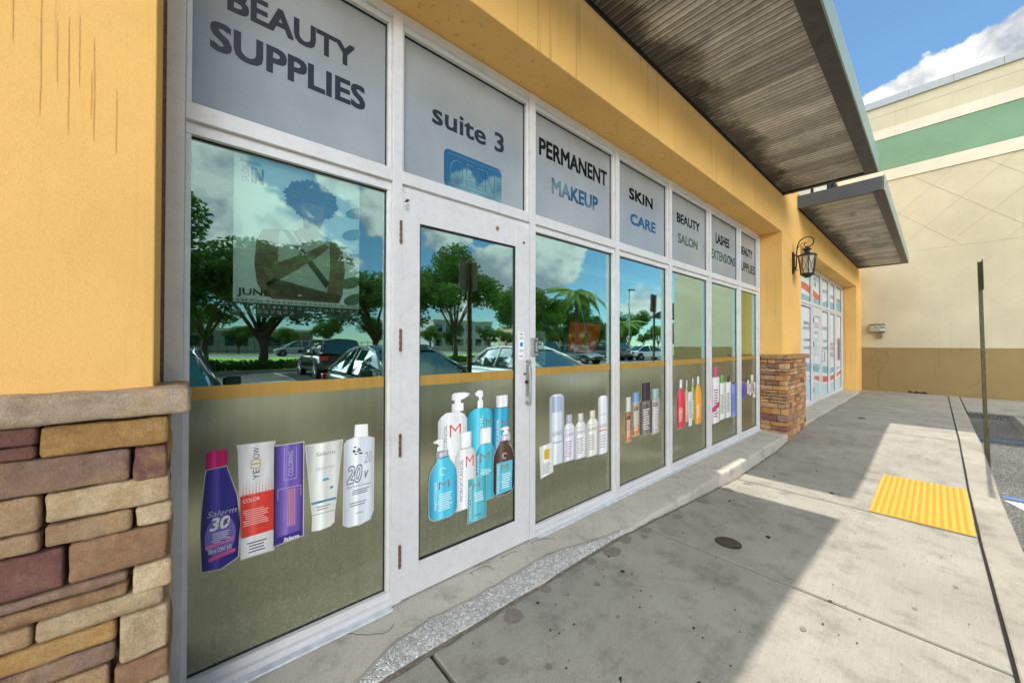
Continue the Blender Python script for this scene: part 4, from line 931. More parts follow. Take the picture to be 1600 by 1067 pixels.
# door of the second shopfront
d2 = T('glass_door', 'far white film covered door with red and grey lettering behind the wall lantern', 'door', (11.2, 0, 0))
g = G(); g.box(10.72, 10.84, .004, .046, .01, 2.185); g.box(11.56, 11.675, .004, .046, .01, 2.185); g.box(10.8403, 11.5597, .005, .046, .01, .20); g.box(10.8403, 11.5597, .005, .046, 2.02, 2.185); g.build('door_frame', FRAME, d2, bevel=.001)
g = G(); g.tube([(11.60, 0, 1.2), (11.60, -.06, 1.2), (11.60, -.06, .95), (11.60, 0, .95)], .012, 8); g.build('handle', STEEL, d2)
for z in (1.85, 1.3, .75, .25): G().box(10.70, 10.719, -.008, .003, z, z+.12).build('hinge', IRON, d2)
for s_, a, b, c, d_, m_ in (('SUITE', 10.78, 11.55, 2.86, 2.95, GRI), ('4', 11.05, 11.3, 2.70, 2.84, GRI), ('GENERAL', 10.0, 10.60, 1.79, 1.865, GRI), ('DENTISTRY', 9.95, 10.6, 1.68, 1.755, GRI), ('CLEANING', 10.0, 10.6, 1.42, 1.49, GRI), ('FILLINGS', 10.0, 10.58, 1.25, 1.32, GRI), ('CROWNS', 10.0, 10.5, 1.05, 1.12, GRI),
                            ('TSG', 10.95, 11.5, 1.74, 1.88, REDI), ('DENTAL', 10.92, 11.5, 1.60, 1.68, GRI), ('IMPLANTS', 11.85, 12.6, 1.73, 1.81, GRI), ('INLAYS', 12.1, 12.6, 1.41, 1.48, GRI), ('VENEERS', 12.05, 12.6, 1.23, 1.30, GRI), ('TSG', 13.02, 13.58, 1.20, 1.40, REDI), ('DENTAL', 12.98, 13.58, 1.02, 1.14, GRI),
                            ('BRACES', 11.9, 12.6, 2.68, 2.76, GRI), ('WHITENING', 12.9, 13.6, 2.62, 2.70, GRI), ('X-RAYS', 13.9, 14.6, 2.60, 2.70, GRI)):
    text(s_, a, b, c, d_, m_, f2, y=.0465, bold=.01)
g = G()
for k in range(8): g.box(10.95, 11.48-.05*(k % 3), .0462, .0468, 1.10+k*.055, 1.112+k*.055)
g.build('fine_print', GRI, f2)
g = G(); g.box(14.2, 14.6, .0462, .0468, .95, 1.48); g.build('printed_panel', GRI, f2); g = G(); g.box(14.2, 14.6, .0462, .0468, 1.485, 1.54); g.box(14.2, 14.6, .0462, .0468, .90, .945); g.build('printed_red_bar', REDI, f2)

# ------------------------------------------------------------------ canopies
def canopy(x0, x1, z, label):
    o = T('metal_canopy', label, 'canopy', ((x0+x1)/2, -.29, z), 'flat metal canopies over the walkway')
    ya, yb = -.2915, -1.212; g = G(); vs = []; fs = []; prof = []; x = x0+.06; i = 0
    rp = random.Random(int(x0*10)); po = 0
    while x < x1-.07:
        if i % 5 == 0: po = rp.uniform(-.004, .004); prof += [(x, z+.050), (x+.006, z+.050)]
        prof += [(x+.008, z+.028+po), (x+.050, z+.028+po), (x+.052, z+.040+po), (x+.058, z+.040+po)]; x += .06; i += 1
    for a, zz in prof: vs += [(a, ya, zz), (a, yb, zz)]
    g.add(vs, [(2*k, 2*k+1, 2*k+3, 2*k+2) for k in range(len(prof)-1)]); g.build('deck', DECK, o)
    g = G(); g.box(x0+.01, x1-.01, ya, yb, z+.10, z+.13); g.build('top_sheet', CHAN2, o)
    g = G(); g.box(x0, x1, -1.332, -1.213, z, z+.012); g.box(x0, x1, -1.332, -1.318, z+.013, z+.215); g.build('outer_channel', CHAN, o)
    g = G(); g.box(x0-.004, x1+.004, -1.345, -1.333, z-.004, z+.235); g.build('fascia_trim', TRIM, o)
    for xx, sg in ((x0, 1), (x1, -1)):
        g = G(); g.box(min(xx, xx+sg*.012), max(xx, xx+sg*.012), -1.316, -.2915, z+.001, z+.215); g.build('end_channel', CHAN2 if sg > 0 else CHAN, o)
        g = G(); g.box(min(xx+sg*.0125, xx+sg*.06), max(xx+sg*.0125, xx+sg*.06), -1.2125, -.2915, z+.001, z+.013); g.build('end_flange', CHAN, o)
    g = G(); g.box(x0+.013, x1-.013, -.305, -.2915, z+.001, z+.028); g.build('wall_angle', BLACK, o)
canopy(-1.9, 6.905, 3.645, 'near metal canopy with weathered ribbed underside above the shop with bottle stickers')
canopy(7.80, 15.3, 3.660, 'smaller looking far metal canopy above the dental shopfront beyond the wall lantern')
o = T('iron_bracket', 'black iron bracket work on the pale sign band above the far canopy', 'bracket', (10.6, -.31, 4.4))
g = G()
for x in (10.35, 10.48, 10.8, 10.9, 11.15): g.box(x, x+.05, -.34, -.302, 4.45, 4.93)
g.box(10.3, 11.25, -.335, -.304, 4.62, 4.66); g.box(8.75, 8.80, -.34, -.302, 4.15, 4.42); g.box(8.75, 9.05, -.34, -.302, 4.15, 4.19); g.build('bars', BLACK, o)

# ------------------------------------------------------------------ wall lantern
L = T('wall_lantern', 'dark iron scroll arm lantern with crossed glass panes on the yellow pier', 'lamp', (7.45, -.29, 2.7))
lx, ly = 7.45, -.482
g = G(); g.box(lx-.035, lx+.035, -.310, -.291, 2.50, 2.862); g.box(lx-.022, lx+.022, -.322, -.310, 2.53, 2.835); g.build('back_plate', IRON, L, bevel=.008)
g = G()
arm = [(lx, -.335, 2.56), (lx, -.345, 2.70), (lx, -.348, 2.86), (lx, -.358, 2.95), (lx, -.385, 3.02), (lx, -.43, 3.06), (lx, -.485, 3.075), (lx, -.535, 3.06), (lx, -.565, 3.02), (lx, -.565, 2.965), (lx, -.535, 2.925), (lx, -.49, 2.912), (lx, -.455, 2.925), (lx, -.44, 2.955), (lx, -.455, 2.98), (lx, -.48, 2.975)]
g.tube(arm, [.009]*6+[.009]*6+[.008, .007, .006, .006], 8); g.tube([(lx, -.350, 2.88), (lx, -.375, 2.94), (lx, -.41, 2.975), (lx, -.46, 2.985)], .006, 8)
g.tube([(lx, -.345, 2.56), (lx, -.37, 2.545)], .006, 6); g.tube([(lx, -.31, 2.60), (lx, -.342, 2.60)], .012, 8); g.tube([(lx, -.31, 2.80), (lx, -.345, 2.80)], .012, 8); g.build('scroll_arm', IRON, L, smooth=True)
g = G(); g.lathe([(.012, .205), (.02, .19), (.05, .165), (.062, .150), (.055, .14), (.035, .132), (.034, .105), (.06, .09), (.128, .062), (.134, .05), (.13, .044), (.10, .040)], (lx, ly, 2.72), 8, .39); g.build('roof_cap', IRON, L)
g = G(); g.lathe([(.113, .040), (.082, -.235)], (lx, ly, 2.72), 8, .39); t = NT('seeded_lantern_glass'); v = t.coord()
gl = t.n('ShaderNodeBsdfPrincipled'); gl.inputs['Base Color'].default_value = (.75, .7, .62, 1); gl.inputs['Roughness'].default_value = .25; gl.inputs['Transmission Weight'].default_value = .6
bpn = t.n('ShaderNodeBump'); bpn.inputs['Strength'].default_value = .5; t.l(t.noise(v, 60, 3), bpn.inputs['Height']); t.l(bpn.outputs[0], gl.inputs['Normal'])
g.build('glass_cage', t.done(gl.outputs[0]), L)
g = G(); rt, rb, zt, zb = .117, .086, 2.762, 2.483
for k in range(8):
    a, b = .39+k*math.pi/4, .39+(k+1)*math.pi/4
    pt = lambda r, q, z: (lx+r*math.cos(q), ly+r*math.sin(q), z)
    g.tube([pt(rt, a, zt), pt(rb, a, zb)], .0055, 5)
    if k % 2 == 0 or True: g.tube([pt(rt, a, zt-.02), pt(rb, b, zb+.01)], .003, 4); g.tube([pt(rt, b, zt-.02), pt(rb, a, zb+.01)], .003, 4)
g.build('cage_bars', IRON, L); g = G(); g.lathe([(.03, -.30), (.06, -.275), (.092, -.255), (.094, -.235), (.086, -.23)], (lx, ly, 2.72), 8, .39); g.build('base_ring', IRON, L)

# ------------------------------------------------------------------ neighbour building
nb = T('neighbour_building', 'tall cream building with green stripe and scored diamond pattern at the end of the walk', 'building', (16, -2.5, 0))
def slab(z0, z1, m, name, p=0, y0=-5.6, y1=1.5): g = G(); g.box(16.0-p, 30, y0, y1, z0, z1); return g.build(name, m, nb)
slab(-.3, 1.264, TAN, 'tan_dado', .006); slab(1.266, 6.34, CREAM, 'wall'); slab(6.341, 6.67, PALE, 'trim_band', .03); slab(6.671, 7.655, GREEN, 'green_band', .012)
slab(7.656, 7.95, PALE, 'trim_band', .03); slab(7.951, 8.66, CREAM, 'parapet', .02); slab(8.661, 8.87, plain('pale_coping', (166, 170, 170), .5, var=.06), 'coping', .07)
g = G()
for y in (-1.35, -2.2, -3.05, -4.6): g.box(15.927, 15.9295, y, y+.008, 8.67, 8.86)
g.build('coping_joint', plain('coping_seam', (112, 114, 114), .8), nb)
GRV = plain('score_line', (176, 162, 132), .95, var=.1)
def groove(y0, z0, y1, z1, w=.009):
    d = Vector((0, y1-y0, z1-z0)).normalized(); n = Vector((0, -d.z, d.y))*w/2; a = Vector((15.9975, y0, z0)); b = Vector((15.9975, y1, z1))
    return [a+n, b+n, b-n, a-n]
g = G()
def addg(y0, z0, y1, z1):
    g.add(groove(y0, z0, y1, z1), [(0, 1, 2, 3)])
for k in range(-4, 8):                                  # lozenge grid between z=4.1 and 6.34
    yb = -.03-k*1.34; sl = .975                         # falling lines
    a = (yb, 6.34); b = (yb-2.24/sl, 4.10)
    for (P, Q) in ((a, b),):
        y0, z0 = P; y1, z1 = Q
        if y0 > 1.4: z0 = z0-(y0-1.4)*sl; y0 = 1.4
        if y1 < -5.5: z1 = z1+(-5.5-y1)*sl; y1 = -5.5
        if z0 > z1 and y0 > y1: addg(y0, z0, y1, z1)
    a = (-.97-k*1.03, 4.10); b = (a[0]-2.24/.985, 6.34)
    y0, z0 = a; y1, z1 = b
    if y0 > 1.4: z0 += (y0-1.4)*.985; y0 = 1.4
    if y1 < -5.5: z1 -= (-5.5-y1)*.985; y1 = -5.5
    if z1 > z0 and y0 > y1: addg(y0, z0, y1, z1)
addg(1.4, 4.10, -5.5, 4.10); g.build('scored_lines', GRV, nb)
g = G(); g.box(15.977, 15.9795, -5.5, 1.4, 8.37, 8.385); g.build('scored_lines', GRV, nb)
STN = plain('wall_damp_stain', (140, 119, 80), .95, var=.25, vs=12)
g = G()
for P in ([(-.62, 1.2), (-.60, 1.0), (-.72, .8), (-.74, .6), (-.66, .45), (-.68, .2), (-.66, 0)], [(-.80, 1.15), (-.92, .95), (-.80, .75), (-.76, .6)], [(-.55, 1.0), (-.42, .75), (-.35, .5)], [(-2.4, .2), (-2.6, .35), (-2.62, .55)]):
    q = []
    for (a, b), (c, d) in zip(P, P[1:]):
        for k in range(4): q.append((15.991, a+(c-a)*k/4+noise.noise((a*9+k, b*5, 0))*.02, b+(d-b)*k/4))
    g.tube(q, .005, 4)
g.build('hairline_cracks', STN, nb)
g = G(); g.yz([(-1.1-.05*k, -.1+.055*abs(math.sin(k*1.1))+(.05 if 3 < k < 12 else 0)) for k in range(16)]+[(-1.9, -.12), (-1.1, -.12)], 15.992, .001); g.build('damp_patch', plain('black_mould', (46, 38, 24), .95, var=.4, vs=30), nb)
o = T('meter_box', 'small grey weatherproof electrical box with a conduit cover on the cream wall', 'electrical box', (16, -.65, 1.85))
g = G(); g.box(15.90, 15.999, -.835, -.47, 1.735, 1.985); g.build('body', plain('grey_box_paint', (158, 160, 144), .5, var=.15, vs=20), o, bevel=.015)
g = G(); g.box(15.89, 15.9, -.70, -.52, 1.80, 1.92); g.build('cover_plate', plain('box_plate', (174, 172, 152), .5), o, bevel=.003); g = G(); g.box(15.886, 15.8895, -.66, -.58, 1.868, 1.888); g.box(15.886, 15.8995, -.80, -.73, 1.85, 1.862); g.box(15.89, 15.8995, -.82, -.47, 1.97, 1.99); g.box(15.89, 15.8995, -.82, -.47, 1.733, 1.75); g.build('slot', BLACK, o)
G().box(15.892, 15.8995, -.82, -.72, 1.80, 1.835).build('label', WP, o)
g = G(); g.box(15.93, 15.999, -.76, -.655, 1.56, 1.68); g.tube([(15.96, -.70, 1.68), (15.96, -.70, 1.74)], .014, 8); g.build('conduit_cover', plain('conduit_grey', (120, 118, 106), .5, .2), o, bevel=.006)
o = T('awning', 'dark sloping fabric awning on the parking side of the cream building', 'awning', (18, -6, 2.6), None)
g = G(); g.add([(16.3, -5.6, 3.3), (24, -5.6, 3.3), (24, -6.9, 2.6), (16.3, -6.9, 2.6), (16.3, -5.6, 2.6), (24, -5.6, 2.6)], [(0, 3, 2, 1), (0, 4, 3), (1, 2, 5), (3, 4, 5, 2)]); g.build('cover', plain('awning_cloth', (26, 32, 38), .8), o)

# ------------------------------------------------------------------ sign posts, wheel stops
GALV = plain('weathered_green_steel', (96, 92, 66), .6, .4, .35, 30, .3); SIGNB = plain('bare_sign_back', (140, 138, 122), .45, .5, .12)
def signpost(x, y, lean, label):
    o = T('sign_post', label, 'sign post', (x, y, -.17), 'parking sign posts along the kerb')
    rot = Matrix.Rotation(R(lean), 3, 'X')
    g = G(); g.box(x-.026, x+.026, y-.018, y-.012, -.2, 2.44); g.box(x-.026, x-.020, y-.012, y+.012, -.2, 2.44); g.box(x+.020, x+.026, y-.012, y+.012, -.2, 2.44)
    g.box(x-.038, x-.0265, y+.0125, y+.017, -.2, 2.44); g.box(x+.0265, x+.038, y+.0125, y+.017, -.2, 2.44); g.build('post', GALV, o)
    g = G(); g.box(x-.034, x+.034, y-.026, y-.0185, -.2, .28); g.box(x-.034, x-.027, y-.0183, y+.012, -.2, .28); g.box(x+.027, x+.034, y-.0183, y+.012, -.2, .28); g.build('stub', GALV, o)
    g = G(); g.xz(rrect(x-.15, x+.15, 2.07, 2.47, .03), y-.0225, .0025); g.build('sign_plate', SIGNB, o)
    g = G(); g.tube([(x, y-.028, 2.15), (x, y+.0, 2.15)], .008, 6); g.tube([(x, y-.028, 2.43), (x, y+.0, 2.43)], .008, 6); g.build('bolt', IRON, o); return o
sp = signpost(7.86, -2.262, 0, 'green grey steel sign post beyond the tactile plate seen edge on')
sp.rotation_euler = (-.018, 0, 0)
signpost(2.86, -2.30, 0, 'steel sign post by the kerb seen only as a reflection in the door glass')
CS = concrete('wheel_stop_concrete', (150, 148, 140), .15, False)
for i, (a, b, lab) in enumerate(((10.45, 12.25, 'weathered concrete wheel stop in the last stall beside the cream building'), (6.9, 8.9, 'concrete wheel stop in front of the parked white car'))):
    g = G(); y0 = -2.88 if i == 0 else -2.98
    vs = []
    for x in (a, a+.05, b-.05, b):
        e = .03 if x in (a, b) else 0
        vs += [(x, y0-.09, -.17), (x, y0-.05+e*.5, -.05-e), (x, y0+.05-e*.5, -.05-e), (x, y0+.09, -.17)]
    fs = [(k*4+j, (k+1)*4+j, (k+1)*4+j+1, k*4+j+1) for k in range(3) for j in range(3)]+[(0, 1, 2, 3), (15, 14, 13, 12)]
    g.add(vs, [f[::-1] for f in fs]); tag(g.build('wheel_stop', CS, None, bevel=.006), lab, 'wheel stop', 'concrete wheel stops')

# ------------------------------------------------------------------ parking lot surroundings (mirrored in the shop glass)
g = G(); g.box(-60, 90, -21.42, -21.2, -.3, -.02); struct('lot_kerb', g, KERB)
g = G(); g.xy([(-60, -43), (90, -43), (90, -21.42), (-60, -21.42)], -.03, .1); struct('lawn', g, plain('lawn_green', (120, 168, 56), .95, var=.35, vs=2.5, bump=.6, bs=20))
g = G(); g.xy([(-200, -58), (250, -58), (250, -44.5), (-200, -44.5)], -.10, .1); struct('road', g, plain('road_asphalt', (120, 120, 120), .9, var=.1))
g = G(); g.box(-200, 250, -44.49, -43.0, -.3, -.02); struct('pavement', g, KERB)
g = G(); g.xy([(-200, -66), (250, -66), (250, -58.01), (-200, -58.01)], -.05, .1); struct('far_verge', g, plain('verge_green', (110, 138, 66), .95, var=.3, vs=1.5))

TYRE = plain('tyre_rubber', (24, 24, 25), .85); RIMM = plain('alloy_rim', (176, 178, 182), .3, .7); CGL = plain('car_glass', (22, 60, 58), .04, 0, .05, coat=1, spec=.8)
HEADL = plain('headlamp_lens', (222, 226, 230), .1, .2, coat=1); TAILL = plain('tail_lamp_lens', (170, 16, 18), .15, coat=1); BKP = plain('black_plastic', (26, 26, 28), .6)
def car(label, cat, rgb, x, y, ang, kind='sedan', group='parked cars and cars on the road mirrored in the shop glass'):
    """nose points to +Y before turning"""
    o = T('parked_car', label, cat, (0, 0, 0), group, local=True); pm = plain('car_paint_%d_%d_%d' % rgb, rgb, .22, .25, .03, coat=1)
    suv = kind == 'suv'; Ln, Wd, Ht = (4.75, 1.92, 1.74) if suv else (4.7, 1.84, 1.45); hl = Ln/2; hw = Wd/2; belt = 1.08 if suv else .93
    st = [(-hl, .80, .55, belt-.16), (-hl+.08, .90, .36, belt-.08), (-hl+.45, .97, .26, belt+.02), (-1.2, 1, .22, belt+.02), (0, 1, .22, belt), (.95, 1, .22, belt-.02), (1.25, .99, .22, belt-.05), (hl-.55, .95, .24, belt-.14), (hl-.12, .84, .32, belt-.26), (hl, .70, .45, belt-.40)]
    vs = []; n = 11
    for yy_, w, zb, zt in st:
        q = hw*w; m = (zb+zt)/2
        vs += [(-q*.88, yy_, zb), (-q*.99, yy_, zb+.10), (-q, yy_, m), (-q*.97, yy_, zt-.07), (-q*.88, yy_, zt), (0, yy_, zt+.035), (q*.88, yy_, zt), (q*.97, yy_, zt-.07), (q, yy_, m), (q*.99, yy_, zb+.10), (q*.88, yy_, zb)]
    fs = []
    for i in range(len(st)-1):
        for j in range(n): fs.append((i*n+j, i*n+(j+1) % n, (i+1)*n+(j+1) % n, (i+1)*n+j))
    fs += [tuple(range(n))[::-1], tuple((len(st)-1)*n+k for k in range(n))]
    g = G().add(vs, fs); b = g.build('body', pm, o, smooth=True); sb = b.modifiers.new('sub', 'SUBSURF'); sb.levels = sb.render_levels = 2
    rear = -hl+.12 if suv else -1.75
    cab = [(rear, .84, belt, belt+.02), (rear+(.25 if suv else .75), .80, belt, Ht-.06), (-.5, .80, belt, Ht), (.10, .79, belt, Ht-.01), (.42, .78, belt, Ht-.09), (1.32, .82, belt-.03, belt-.01)]
    vs = []; n = 6
    for yy_, w, zb, zt in cab:
        a = hw*.92; tp = hw*(w-.12); vs += [(-a, yy_, zb), (-(a+tp)/2-.02, yy_, (zb+zt)/2), (-tp, yy_, zt), (tp, yy_, zt), ((a+tp)/2+.02, yy_, (zb+zt)/2), (a, yy_, zb)]
    fs = [(i*n+j, i*n+(j+1) % n, (i+1)*n+(j+1) % n, (i+1)*n+j) for i in range(5) for j in range(n)]+[tuple(range(n))[::-1], tuple(5*n+k for k in range(n))]
    G().add(vs, fs).build('windows', CGL, o)
    g = G(); rf = [(c[0], hw*(c[1]-.12)+.012, c[3]+.012) for c in cab[1:5]]; vs = []
    for yy_, w, z_ in rf: vs += [(-w, yy_, z_-.03), (-w*.9, yy_, z_+.012), (0, yy_, z_+.03), (w*.9, yy_, z_+.012), (w, yy_, z_-.03)]
    g.add(vs, [(i*5+j, i*5+j+1, (i+1)*5+j+1, (i+1)*5+j) for i in range(3) for j in range(4)]); g.build('roof', pm, o, smooth=True)
    g = G()
    for sgn in (-1, 1):
        P = [(sgn*hw*.93, cab[5][0], cab[5][3]+.01), (sgn*(hw*.66+.01), cab[4][0], cab[4][3]+.005), (sgn*(hw*.67+.01), cab[3][0], cab[3][3]), (sgn*(hw*.68+.01), cab[2][0], cab[2][3]), (sgn*(hw*.68+.01), cab[1][0], cab[1][3]), (sgn*hw*.93, cab[0][0], cab[0][3]+.01)]
        g.tube(P, .036, 6); g.tube([(sgn*hw*.945, -.45, belt), (sgn*(hw*.68+.012), -.42, Ht-.01)], .036, 6)
    g.build('pillar', pm, o, smooth=True)
    for sx in (-1, 1):
        for sy in (-hl+.85, hl-.88):
            wr = .36 if suv else .325; cx = sx*(hw-.13)
            w_ = G(); P = []
            for r_, dx in ((wr*.62, .112), (wr*.95, .108), (wr, .08), (wr, -.08), (wr*.95, -.108), (wr*.62, -.112)): P.append((r_, dx))
            vs = []; n = 24
            for r_, dx in P:
                for k in range(n): a = 2*math.pi*k/n; vs.append((cx+dx*sx, sy+r_*math.cos(a), wr+r_*math.sin(a)))
            fs = [(i*n+k, i*n+(k+1) % n, (i+1)*n+(k+1) % n, (i+1)*n+k) for i in range(5) for k in range(n)]
            w_.add(vs, fs); wh = w_.build('wheel', TYRE, o, smooth=True)
            r = G(); r.tube([(cx+sx*.085, sy, wr), (cx+sx*.095, sy, wr)], wr*.60, 20)
            for k in range(5): a = 2*math.pi*k/5; r.tube([(cx+sx*.10, sy, wr), (cx+sx*.10, sy+wr*.58*math.cos(a), wr+wr*.58*math.sin(a))], .028, 6)
            r.build('rim', RIMM, wh)
            g = G(); g.tube([(sx*(hw-.26), sy, wr+.01), (sx*(hw*.985), sy, wr+.01)], wr+.065, 24); g.build('wheel_arch', BKP, o)
        G().box(sx*hw*.78-.17, sx*hw*.78+.17, hl-.26, hl-.09, belt-.40, belt-.27).build('headlight', HEADL, o, bevel=.03)
        G().box(sx*hw*.78-.16, sx*hw*.78+.16, -hl-.01, -hl+.14, belt-.28, belt-.10).build('tail_light', TAILL, o, bevel=.03)
        g = G(); g.box(min(sx*hw*.98, sx*(hw*.98+.2)), max(sx*hw*.98, sx*(hw*.98+.2)), .88, 1.0, belt+.0, belt+.14); g.build('side_mirror', pm, o, bevel=.03)
    g = G(); g.box(-hw*.5, hw*.5, hl-.07, hl+.005, .36, .56); g.box(-hw*.62, hw*.62, -hl-.005, -hl+.1, .33, .45); g.build('grille', BKP, o, bevel=.02)
    o.location = (x, y, -.17 if y > -40 else -.10); o.rotation_euler = (0, 0, R(ang)); return o
car('black sedan parked nose in facing the first pane', 'car', (16, 20, 24), -.55, -5.45, 0)
car('dark green sedan parked nose in facing the shop door', 'car', (14, 60, 56), 3.25, -5.35, 0)
car('white sedan parked nose in facing the pane with the red sheet', 'car', (222, 226, 228), 7.05, -5.5, 0)
car('black off road car backed into the row by the hedge', 'car', (14, 14, 16), 5.1, -17.6, 180, 'suv')
car('dark red car in the row by the hedge beside the black one', 'car', (92, 20, 24), 8.0, -17.7, 180)
car('silver estate car in the row by the hedge', 'car', (168, 172, 176), 18.7, -17.6, 180, 'suv')
car('grey sedan at the far end of the hedge row', 'car', (112, 116, 122), 24.0, -17.6, 0)
car('white sedan crossing the lot near the light pole', 'car', (226, 228, 230), 34.5, -17.0, -68)
car('dark grey car parked behind the white crossing sedan', 'car', (58, 62, 68), 30.5, -19.4, 180, 'suv')
car('pale grey estate car driving along the far road', 'car', (150, 158, 160), 9.6, -48.5, 90, 'suv')
car('dark blue car driving along the far road', 'car', (26, 40, 78), 26, -48.5, 90)
car('red car on the far road behind the palm', 'car', (180, 30, 26), 44, -48.5, 90)

# vegetation
LEAF = attr_mat('leaf_green', (88, 120, 50)); LEAF2 = attr_mat('leaf_dark_green', (70, 102, 44)); PALM = attr_mat('palm_green', (104, 132, 54), .6, var=.3); BARK = plain('bark', (98, 84, 70), .95, var=.3, vs=10, bump=.6, bs=16)
def leafcloud(blobs, n, size, rnd, flat=.75):
    g = G(); tot = sum(b[3]**2 for b in blobs)
    for bx, by, bz, br in blobs:
        for _ in range(int(n*br*br/tot)):
            u = Vector((rnd.gauss(0, 1), rnd.gauss(0, 1), rnd.gauss(0, 1))).normalized(); q = br*(rnd.random()**.45)
            c = Vector((bx, by, bz))+Vector((u.x*q, u.y*q, u.z*q*flat))
            if noise.noise(c*.9) < -.22: continue
            a = Vector((rnd.gauss(0, 1), rnd.gauss(0, 1), rnd.gauss(0, .6))).normalized(); b = a.cross(Vector((rnd.gauss(0, 1), rnd.gauss(0, 1), rnd.gauss(0, 1)))).normalized(); s = size*rnd.uniform(.6, 1.3)
            g.add([c-a*s, c+b*s*.45, c+a*s, c-b*s*.45], [(0, 1, 2, 3)])
    return g
def tree_kind(seed, h, spread, nleaf, size, mat_):
    rnd = random.Random(seed); tr = G(); blobs = []; th = h*.26
    tr.tube([(0, 0, -.1), (.05, 0, th*.5), (-.03, .04, th)], [.22, .16, .14], 8)
    for k in range(9):
        a = k*2.4+rnd.uniform(-.3, .3); rr = spread*rnd.uniform(.35, .8); zt = h*rnd.uniform(.45, .85)
        p1 = (math.cos(a)*rr*.4, math.sin(a)*rr*.4, th+(zt-th)*.5); p2 = (math.cos(a)*rr, math.sin(a)*rr, zt)
        tr.tube([(-.03, .04, th*rnd.uniform(.7, 1)), p1, p2], [.10, .06, .02], 6); blobs.append((p2[0], p2[1], p2[2], spread*rnd.uniform(.30, .46)))
        for q in range(2): blobs.append((p2[0]*rnd.uniform(.5, 1.2)+rnd.gauss(0, .4), p2[1]*rnd.uniform(.5, 1.2)+rnd.gauss(0, .4), zt+rnd.uniform(-.8, .9), spread*rnd.uniform(.18, .30)))
    blobs.append((0, 0, h*.75, spread*.5))
    cr = leafcloud(blobs, nleaf, size, rnd); return tr, cr, mat_
kinds = [tree_kind(11, 8.2, 4.2, 26000, .14, LEAF2), tree_kind(23, 7.4, 3.6, 21000, .13, LEAF), tree_kind(31, 9.5, 4.6, 23000, .145, LEAF)]
protos = []
def tree(ki, x, y, s, rz, label, group='broadleaf trees behind the parking lot'):
    if ki not in [p[0] for p in protos]:
        tr, cr, m_ = kinds[ki]; o = T('broadleaf_tree', label, 'tree', (0, 0, 0), group, local=True); t1 = tr.build('trunk', BARK, o, smooth=True); c1 = cr.build('crown', m_, o); protos.append((ki, o, t1, c1))
    else:
        _, po, pt_, pc = [p for p in protos if p[0] == ki][0]; o = po.copy(); COL.objects.link(o); o['label'] = label
        for c in (pt_, pc): d = c.copy(); COL.objects.link(d); d.parent = o
    o.location = (x, y, -.1); o.scale = s if hasattr(s, '__len__') else (s, s, s); o.rotation_euler = (0, 0, rz); return o
tree(0, 3.4, -25.5, (1.4, 1.4, 1.02), .4, 'dark green tree by the hedge mirrored behind the calendar')
tree(1, 0.8, -31.5, (1.3, 1.3, 1.1), 2.4, 'lighter green tree just behind the dark tree by the hedge')
tree(0, -3.4, -24.5, (1.25, 1.25, 1.14), 2.1, 'dark tree at the left edge of the first pane mirror')
tree(1, 10.4, -25.5, (1.3, 1.3, 1.0), 4.0, 'low spreading tree mirrored at the right edge of the first pane')
tree(2, 18.0, -26.5, 1.1, 1.0, 'tall tree mirrored at the hinge side of the door glass')
tree(1, 27.0, -28.0, 1.15, 5.1, 'small tree mirrored at the handle side of the door glass')
tree(0, 40, -33.0, 1.0, .9, 'low dark tree behind the palm mirrored beside the red sheet')
tree(1, 34.5, -32.0, .95, 3.2, 'low light green tree left of the mirrored palm')
bands = [(50, -36, .8), (58, -40, .8), (66, -38, .9), (75, -44, .8), (85, -42, .9), (46, -46, .6), (-14, -30, .9), (-22, -34, 1), (96, -38, .9), (70, -30, .7), (60, -26, .6)]
bands += [(-20+i*6.3, -61-(i*37 % 7), .50+.08*((i*5) % 4)) for i in range(22)]
for i, (x, y, s) in enumerate(bands):
    tree(i % 3, x, y, s, i*1.3, ['background tree far beyond the light pole', 'background tree beyond the end of the lot', 'background tree in the distant green row'][i % 3])
# hedge
rnd = random.Random(8)
for i, (a, b) in enumerate(((-9, -.5), (-.2, 9.4), (9.8, 19), (19.4, 29), (29.4, 40))):
    o = T('hedge', ['clipped hedge at the left end of the lot edge', 'clipped hedge under the dark tree by the lot', 'clipped hedge behind the dark red car', 'clipped hedge in front of the tall tree', 'clipped hedge near the crossing white sedan'][i], 'hedge', (0, 0, 0), 'clipped hedges along the lot kerb', local=True)
    g = G()
    for _ in range(2600):
        c = Vector((rnd.uniform(a, b), -22.3+rnd.uniform(-.55, .55), -.03+rnd.random()**.7*(.42+.1*math.sin(rnd.random()*6)))); q = Vector((rnd.gauss(0, 1), rnd.gauss(0, 1), rnd.gauss(0, 1))).normalized(); w = q.orthogonal().normalized()
        g.add([c-q*.11, c+w*.06, c+q*.11, c-w*.06], [(0, 1, 2, 3)])
    g.build('foliage', LEAF2, o); g = G()
    for k in range(int((b-a)/.6)): g.tube([(a+.3+k*.6, -22.3, -.1), (a+.35+k*.6, -22.25, .45)], .02, 4)
    g.build('stems', BARK, o)
